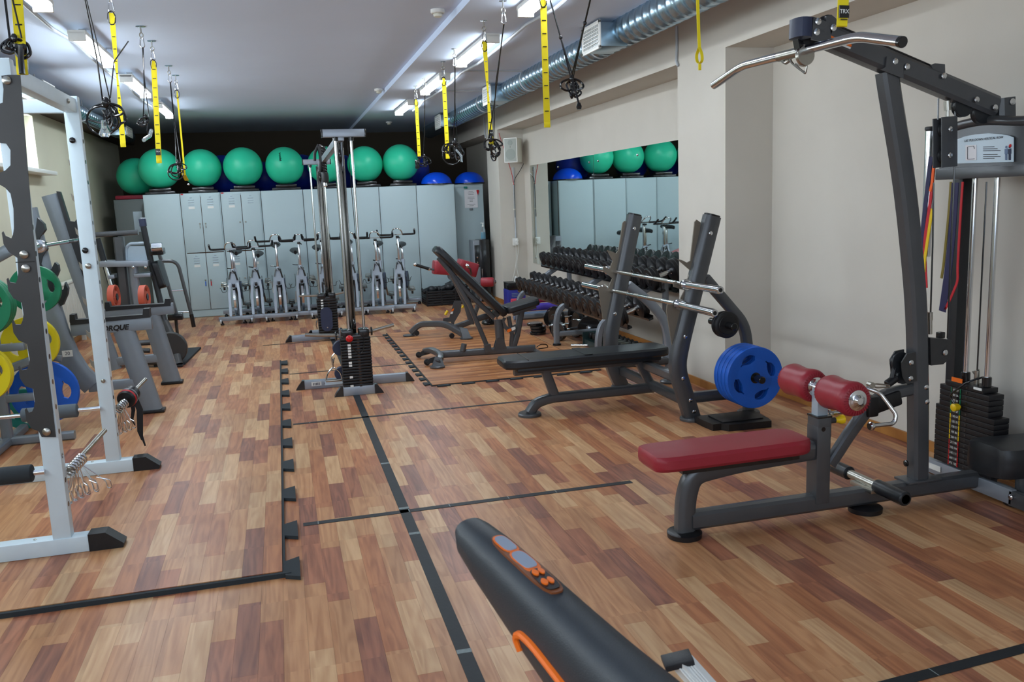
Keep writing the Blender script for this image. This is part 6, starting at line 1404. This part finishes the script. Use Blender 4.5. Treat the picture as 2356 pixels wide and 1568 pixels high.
obj('carriage_block', MB().box(Q_(362, 578, 0), (.14, .2, .07), bev=.01), 'blackgloss', t)
obj('carriage_plate', MB().beam(P_(235, 606), P_(345, 604), .3, .06, bev=.006), 'silver', t)
obj('carriage_plate', MB().prism([P_(292, 600), P_(292, 568), P_(298, 566), P_(345, 566), P_(345, 600)], (0, .02, 0)), 'lightgrey', t)
obj('carriage_tube', MB().tube([P_(290, 598), P_(290, 570), P_(298, 560), P_(345, 558)], .016, 8, .05), 'lightgrey', t)
obj('slide_post', MB().oval([P_(305, 610), P_(318, 700)], .10, .06, (0, 1, 0)), 'silver', t)
obj('lower_shelf', MB().beam(P_(312, 632), P_(350, 630), .25, .04, bev=.005), 'silver', t)
obj('lower_shelf', MB().beam(P_(252, 636), P_(268, 634), .25, .04, bev=.005), 'silver', t)
obj('foot_board', MB().beam(Q_(300, 722, .1), Q_(368, 700, .1), .4, .03), 'slate', t)
for q in (312, 340): obj('rail_bolt', bolt(MB(), P_(q, 612) + V((0, -.16, 0)), (0, -1, 0), .014), 'chrome', t)
obj('base_beam', MB().oval([(-1.95, 9.65, .06), (-1.30, 9.3, .06)], .09, .07, (0, 0, 1)).oval([(-1.30, 9.3, .06), (-1.35, 10.6, .06)], .09, .07, (0, 0, 1)), 'gunmetal', t)
obj('hinge_wheel', MB().lathe(gy(392, 800, 9.35) + V((0, -.05, 0)), (0, 1, 0), [(0, .05), (0, .16), (.01, .17), (.06, .17), (.07, .16)], 28), 'gunmetal', t)
obj('hinge_wheel', MB().lathe(gy(408, 790, 9.5) + V((0, -.05, 0)), (0, 1, 0), [(0, .03), (0, .085), (.01, .09), (.06, .09), (.07, .08)], 24), 'vinyl', t)
obj('swing_arm', MB().oval([gy(378, 740, 9.5), gy(402, 790, 9.4), gy(410, 838, 9.25)], .09, .05, (0, 1, 0), fil=.1), 'gunmetal', t)
obj('arm_foot', MB().box((-1.15, 9.22, .011), (.16, .1, .02), bev=.004), 'black', t)
obj('lower_bar', MB().cyl(gy(300, 790, 9.5), gy(346, 787, 9.5), .03, 14).cyl(gy(305, 806, 9.55), gy(345, 806, 9.55), .025, 14), 'charcoal', t)
for k, px in enumerate((262, 332)):
    c = gy(px, 683, 9.45)
    tri_plate(c, (-.97, .12, 0), .125, .06, 'coral', 'coral weight plate on the leg press, %s of the post' % ['left' if k == 0 else 'right'][0], 'coral plates on the leg press', rot=.1)
# grey tubular step frame with black tipped leg
YT = 11.6; P_ = lambda x, y: gy(x, y, YT)
t = thing('handrail_frame', 'grey tubular handrail with two rungs and a black tipped leg before the lockers', 'handrail', P_(420, 750))
q0 = P_(446, 754); 
obj('rail_tube', MB().tube([P_(366, 600), P_(408, 600), P_(440, 722)], .022, 12, .12), 'charcoal', t)
obj('leg_tip', MB().cyl(P_(440, 722), P_(446, 752), .026, 14, .004), 'blackgloss', t)
obj('rung', MB().cyl(P_(395, 668), P_(423, 667), .008, 8), 'chrome', t); obj('rung', MB().cyl(P_(408, 717), P_(434, 717), .009, 8), 'chrome', t)
obj('front_tube', MB().oval([P_(364, 575), P_(406, 722)], .045, .04, (0, 1, 0)), 'charcoal', t)
obj('rubber_block', MB().box(P_(404, 728), (.18, .14, .08), bev=.01), 'blackgloss', t)
obj('block_stem', MB().cyl(dn(P_(404, 728), .0), P_(404, 728), .02, 10), 'blackgloss', t)
tq = tag(obj('rubber_floor_mat', MB().prism([V((-1.36, 9.30, .001)), V((-1.06, 9.30, .001)), V((-.985, 10.33, .001)), V((-1.3, 10.33, .001))], (0, 0, .022)), 'foam'), 'dark green-black rubber mat on the floor at the end of the leg press', 'mat')
# radiator under the window
t = thing('radiator', 'cream panel radiator on the left wall behind the squat rack', 'radiator', (-2.5, 11.4, .12))
for k in range(14): obj('radiator_column', MB().oval([(-2.53, 10.9 + k * .085, .16), (-2.53, 10.9 + k * .085, .76)], .055, .08, (1, 0, 0), p=3), 'radiator', t)
obj('radiator_cap', MB().box((-2.53, 11.46, .78), (.09, 1.25, .03), bev=.01), 'radiator', t); obj('radiator_foot', MB().box((-2.53, 11.1, .07), (.05, .04, .14)).box((-2.53, 11.9, .07), (.05, .04, .14)), 'radiator', t)
# ------------------------------------------------------------------ suspension straps and cords hanging from ceiling eyes
def eye(t, x, y, zc):
    a = obj('ceiling_plate', MB().lathe((x, y, zc), (0, 0, -1), [(0, .035), (.004, .035), (.006, .02)], 16), 'zinc', t)
    obj('eye_bolt', MB().cyl((x, y, zc - .004), (x, y, zc - .05), .005, 8).tube([V((x, y, zc - .064)) + V((math.cos(k * PI / 6) * .013, 0, math.sin(k * PI / 6) * .017)) for k in range(12)], .004, 6, closed=True), 'steel', t)
    obj('snap_hook', MB().tube([(x, y, zc - .072), (x - .010, y, zc - .09), (x - .016, y, zc - .145), (x, y, zc - .158), (x + .016, y, zc - .145), (x + .010, y, zc - .09)], .004, 8, .012, closed=True), 'chrome', t)
    return zc - .153
def ribbon(pts, w_, m_, par, nm, nrm=(0, 1, 0)):
    return obj(nm, MB().sweep(pts, [(-w_ / 2, -.0018), (w_ / 2, -.0018), (w_ / 2, .0018), (-w_ / 2, .0018)], nrm), m_, par)
def strap(x, y, ztop, zbot, lab, bx_=0, by_=0, w_=.045, grp='yellow suspension straps', anchor=True, zc=None, label=False, marks=True, twist=False):
    w_ *= .76; t = thing('suspension_strap', lab, 'strap', (x, y, ztop), grp)
    if anchor: z0 = eye(t, x, y, zc)
    else: z0 = ztop
    n = 14; pts = [V((x + bx_ * k / n, y + by_ * k / n, z0 + (zbot - z0) * k / n)) for k in range(n + 1)]
    def sec(f): w2 = w_ * (.32 + .68 * abs(math.cos(f * PI))) if twist else w_ * min(1, .5 + f * 8); return [(-w2 / 2, -.0018), (w2 / 2, -.0018), (w2 / 2, .0018), (-w2 / 2, .0018)]
    obj('webbing', MB().sweep(pts, sec, (0, 1, 0)), 'strap', t)
    if marks:
        k = 1; L_ = z0 - zbot; 
        while k * .075 < L_ - .03:
            f = k * .075 / L_; p = V((x + bx_ * f, y + by_ * f, z0 + (zbot - z0) * f)); ww = (w_ * (.32 + .68 * abs(math.cos(f * PI))) if twist else w_) * .62
            obj('stitch_bar', MB().box(p + V((0, -.003, 0)), (ww, .002, .005)), 'blackgloss', t); k += 1
    e = pts[-1]
    obj('end_tab', MB().box(e + V((0, 0, .0)), (w_, .008, .03), bev=.002), 'strap', t)
    if anchor: obj('black_loop', MB().tube([(x, y - .006, z0 + .01), (x - .022, y - .01, z0 - .005), (x - .026, y - .012, z0 - .05), (x - .012, y - .012, z0 - .08), (x + .014, y - .01, z0 - .07), (x + .022, y - .008, z0 - .02)], .0035, 6, .02, closed=True), 'blackgloss', t)
    if label:
        lb = obj('brand_patch', MB().box(e + V((0, -.004, .075)), (w_ * .9, .003, .05)), 'blackgloss', t)
        text('patch_letters', 'TRX', w_ * .42, e + V((0, -.006, .078)), frame((1, 0, 0), (0, 0, 1)), 'white', t, .0003)
    return t
def knot(t, c, r=.07, seed=1, n=5, m_='blackgloss', nm='rope_bundle', up=True):
    rr = random.Random(seed); c = V(c)
    mb = MB().sphere(c, r * .26, 12, 8, (1, .8, 1.4)); obj(nm, mb, m_, t)
    for k in range(n + 2):
        a = rr.uniform(-1, 1); b_ = rr.uniform(.5, 1.2)
        obj('rope_loop', MB().tube([c, c + V((a * r, .01 * k, -r * b_ * .3)), c + V((a * r * 1.4, -.01, -r * b_ * 1.3)), c + V((a * r * .3, .0, -r * b_ * 1.7)), c + V((-a * r * .3, 0, -r * .5))], .0062, 6, .03), m_, t)
def cord(x, y, zc, x2, y2, z2, lab, anchor=True, two=True, grp='black suspension cords', seed=1, r=.07, hoop=False, n=5):
    t = thing('suspension_rope', lab, 'cord', (x, y, zc), grp)
    z0 = eye(t, x, y, zc) if anchor else zc
    a, b_ = V((x, y, z0)), V((x2, y2, z2)); m1 = a.lerp(b_, .62)
    obj('cord_line', MB().tube([a, m1, b_ + V((-.015, 0, 0))], .0045, 6), 'blackgloss', t)
    if two: obj('cord_line', MB().tube([a + V((.004, 0, 0)), m1 + V((.008, 0, .1)), b_ + V((.025, 0, 0))], .0035, 6), 'blackgloss', t)
    knot(t, b_, r, seed, n)
    if hoop:
        cc = b_ + V((-.03, 0, -r * 1.2)); obj('handle_hoop', MB().tube([cc + V((math.cos(k * PI / 8) * r * .95, 0, math.sin(k * PI / 8) * r * .95)) for k in range(16)], .006, 6, closed=True), 'blackgloss', t)
    return t
ZL, ZR = 2.95, 2.90
def pl_(px, py, x): return gx(px, py, x)
# left row
p = pl_(35, 135, -.9); strap(-.885, 3.84, 2.9, 2.10, 'wide yellow strap above the white rack, nearest at the left edge', anchor=True, zc=ZL, w_=.05, by_=-.15)
cord(-.96, 3.80, ZL, -.90, 3.70, 2.22, 'black rope bundle beside the yellow strap above the white rack', seed=4, r=.045, n=5)
t = [o for o in C.objects if o.name.startswith('suspension_rope')][-1]
for dx in (.02, .05): obj('tassel', MB().tube([gx(44, 105, -.88) + V((dx * .3, 0, 0)), gx(42 + dx * 300, 135, -.88), gx(46 + dx * 250, 170, -.88)], .011, 8), 'blackgloss', t)
strap(-.9, 6.02, 2.9, 1.985, 'long yellow strap with black patch, left of the lit ceiling light', by_=-.12, zc=ZL, twist=True, label=False, w_=.042)
cord(-.92, 5.25, ZL, -.90, 5.46, 2.19, 'black cord with round hoop and clear grips beside the left ceiling light', seed=5, r=.085, hoop=True, n=6)
t = [o for o in C.objects if o.name.startswith('suspension_rope')][-1]
obj('cord_line', MB().tube([(-.82, 6.0, 2.62), (-.87, 5.7, 2.45), (-.88, 5.5, 2.22)], .004, 6), 'blackgloss', t)
q0 = gx(240, 298, -.9); obj('clear_grip', MB().lathe(q0 + V((0, 0, .05)), (0, 0, -1), [(0, .012), (.04, .016), (.075, .032), (.09, .02)], 16), 'clear', t)
obj('grip_cord', MB().tube([gx(238, 262, -.9), gx(240, 290, -.9)], .004, 6), 'blackgloss', t)
strap(-.89, 7.81, 2.9, 1.975, 'yellow strap with buckle hanging in front of the leftmost green ball', by_=-.15, zc=ZL, label=True, w_=.055, bx_=-.02)
cord(-.891, 7.23, ZL, -.90, 7.05, 2.27, 'black cord with dangling clear grip left of the green balls', seed=7, n=4, r=.05)
t = [o for o in C.objects if o.name.startswith('suspension_rope')][-1]
obj('cord_line', MB().tube([gx(340, 275, -.9), gx(338, 300, -.9), gx(343, 318, -.9)], .004, 6), 'blackgloss', t)
obj('clear_grip', MB().tube([gx(331, 322, -.9), gx(336, 318, -.9), gx(345, 313, -.9), gx(348, 300, -.9)], .014, 10, .02), 'clear', t)
strap(-.908, 9.69, 2.9, 1.93, 'narrow yellow strap hanging between the first two green balls', by_=-.05, zc=ZL, w_=.022, marks=False)
cord(-.905, 9.08, ZL, -.90, 9.0, 2.03, 'black cord with looped bundle before the second green ball', seed=9, r=.075, hoop=True, n=5)
t = [o for o in C.objects if o.name.startswith('suspension_rope')][-1]
obj('yellow_tail', MB().sweep([gx(420, 385, -.9), gx(423, 402, -.9), gx(430, 415, -.9)], [(-.02, -.002), (.02, -.002), (.02, .002), (-.02, .002)], (0, 1, 0)), 'strap', t)
obj('tail_tip', MB().sphere(gx(434, 424, -.9), .012, 10, 6), 'chrome', t)
# right row
strap(1.65, 10.19, ZR, 2.11, 'yellow strap before the rightmost green ball, farthest of the right row', zc=ZR, w_=.05)
cord(1.652, 9.57, ZR, 1.66, 9.9, 2.08, 'thin black cord by the farthest yellow strap on the right', seed=11, r=.07, n=6, two=False)
t = [o for o in C.objects if o.name.startswith('suspension_rope')][-1]
obj('black_pouch', MB().box(gx(960, 378, 1.64), (.05, .02, .10), bev=.006), 'blackgloss', t)
strap(1.655, 8.48, ZR, 1.99, 'yellow strap before the black coil, second farthest of the right row', zc=ZR, w_=.052)
cord(1.625, 7.78, ZR, 1.63, 7.98, 2.10, 'black cord with coiled bundle left of the far pier', seed=13, r=.095, hoop=True, n=7)
t = [o for o in C.objects if o.name.startswith('suspension_rope')][-1]
obj('hanging_grip', MB().tube([gx(1050, 345, 1.63), gx(1062, 360, 1.63), gx(1062, 372, 1.63)], .010, 8), 'clear', t)
strap(1.615, 6.59, ZR, 1.99, 'yellow strap ending beside a black knot before the far pier', zc=ZR, w_=.046, twist=True, label=True, bx_=.02)
cord(1.60, 5.95, ZR, 1.62, 6.55, 2.02, 'slanting black cord with a knotted loop before the far pier', seed=15, r=.075, n=7)
t = [o for o in C.objects if o.name.startswith('suspension_rope')][-1]
obj('long_loop', MB().tube([gx(1134, 335, 1.62), gx(1129, 358, 1.62), gx(1134, 370, 1.62), gx(1141, 368, 1.62), gx(1142, 352, 1.62), gx(1136, 338, 1.62)], .006, 6, .03, closed=True), 'blackgloss', t)
strap(1.62, 5.10, ZR, 1.99, 'long wide yellow strap before the mirror wall beam', zc=ZR, w_=.052, by_=.0)
# the pair of cords meeting in a knot
t = thing('suspension_rope', 'two black cords meeting in a knot with a tail below the duct', 'cord', (1.62, 4.6, ZR), 'black suspension cords')
kx = gx(1316, 180, 1.62)
for (px, a) in ((1266, 4.85), (1358, 4.45)):
    top = gx(px, 0, 1.62); dirv = (top - kx); k = (ZR - kx.z) / dirv.z; tp = kx + dirv * k
    obj('cord_line', MB().tube([tp, kx.lerp(tp, .35), kx + V((0, .015, 0))], .005, 6), 'blackgloss', t); obj('cord_line', MB().tube([kx.lerp(tp, .35), kx + V((0, -.02, 0))], .004, 6), 'blackgloss', t)
    obj('eye_bolt', MB().cyl(tp + V((0, 0, 0)), tp - V((0, 0, .05)), .008, 8), 'steel', t); obj('cord_knot', MB().sphere(kx.lerp(tp, .35), .011, 8, 6), 'blackgloss', t)
knot(t, kx, .055, 17, 7)
obj('tail', MB().tube([kx, gx(1326, 215, 1.62), gx(1332, 240, 1.62)], .006, 6), 'blackgloss', t); obj('tail_tip', MB().lathe(gx(1332, 236, 1.62), (0, 0, -1), [(0, .008), (.02, .016), (.035, .012)], 12), 'blackgloss', t)
# thin yellow strap with loop near the pier, and the labelled strap over the pulldown
t = thing('suspension_strap', 'thin yellow strap ending in an open loop before the near pier', 'strap', (1.6, 3.14, ZR), 'yellow suspension straps')
S_ = lambda x, y: gx(x, y, 1.62)
a = S_(1605, 0); ribbon([V((a.x, a.y, ZR)), a, S_(1607, 60), S_(1609, 108)], .012, 'strap', t, 'webbing'); obj('ceiling_plate', MB().lathe((a.x, a.y, ZR), (0, 0, -1), [(0, .03), (.005, .03)], 14), 'zinc', t)
obj('open_loop', MB().sweep(fillet([S_(1609, 108), S_(1602, 128), S_(1604, 142), S_(1609, 147), S_(1616, 140), S_(1615, 124), S_(1609, 108)], .02), [(-.001, -.006), (.001, -.006), (.001, .006), (-.001, .006)], (1, 0, 0)), 'strap', t)
obj('loop_end', MB().box(S_(1610, 154), (.012, .005, .024), bev=.002), 'strap', t)
t = thing('suspension_strap', 'wide yellow strap with black lettered patch above the pulldown boom', 'strap', (1.6, 2.25, ZR), 'yellow suspension straps')
a, b_ = S_(1940, 0), S_(1937, 60); ribbon([V((a.x + .02, a.y, ZR)), a, b_], .034, 'strap', t, 'webbing'); ribbon([V((a.x + .03, a.y + .01, ZR)), a + V((.008, .01, 0)), b_ + V((.008, .012, .0))], .034, 'strap', t, 'webbing')
obj('ceiling_plate', MB().lathe((a.x + .02, a.y, ZR), (0, 0, -1), [(0, .03), (.005, .03)], 14), 'zinc', t)
fr_ = frame((1, 0, 0), (0, 0, 1)); c = S_(1938.6, 28) + V((0, -.007, 0))
obj('brand_patch', MB().box(c, (.032, .003, .034)), 'blackgloss', t); text('patch_letters', 'TRX', .016, c + V((0, -.002, 0)), fr_, 'white', t, .0003)
obj('stitch_bar', MB().box(S_(1938.3, 46) + V((0, -.007, 0)), (.022, .002, .003)), 'blackgloss', t)
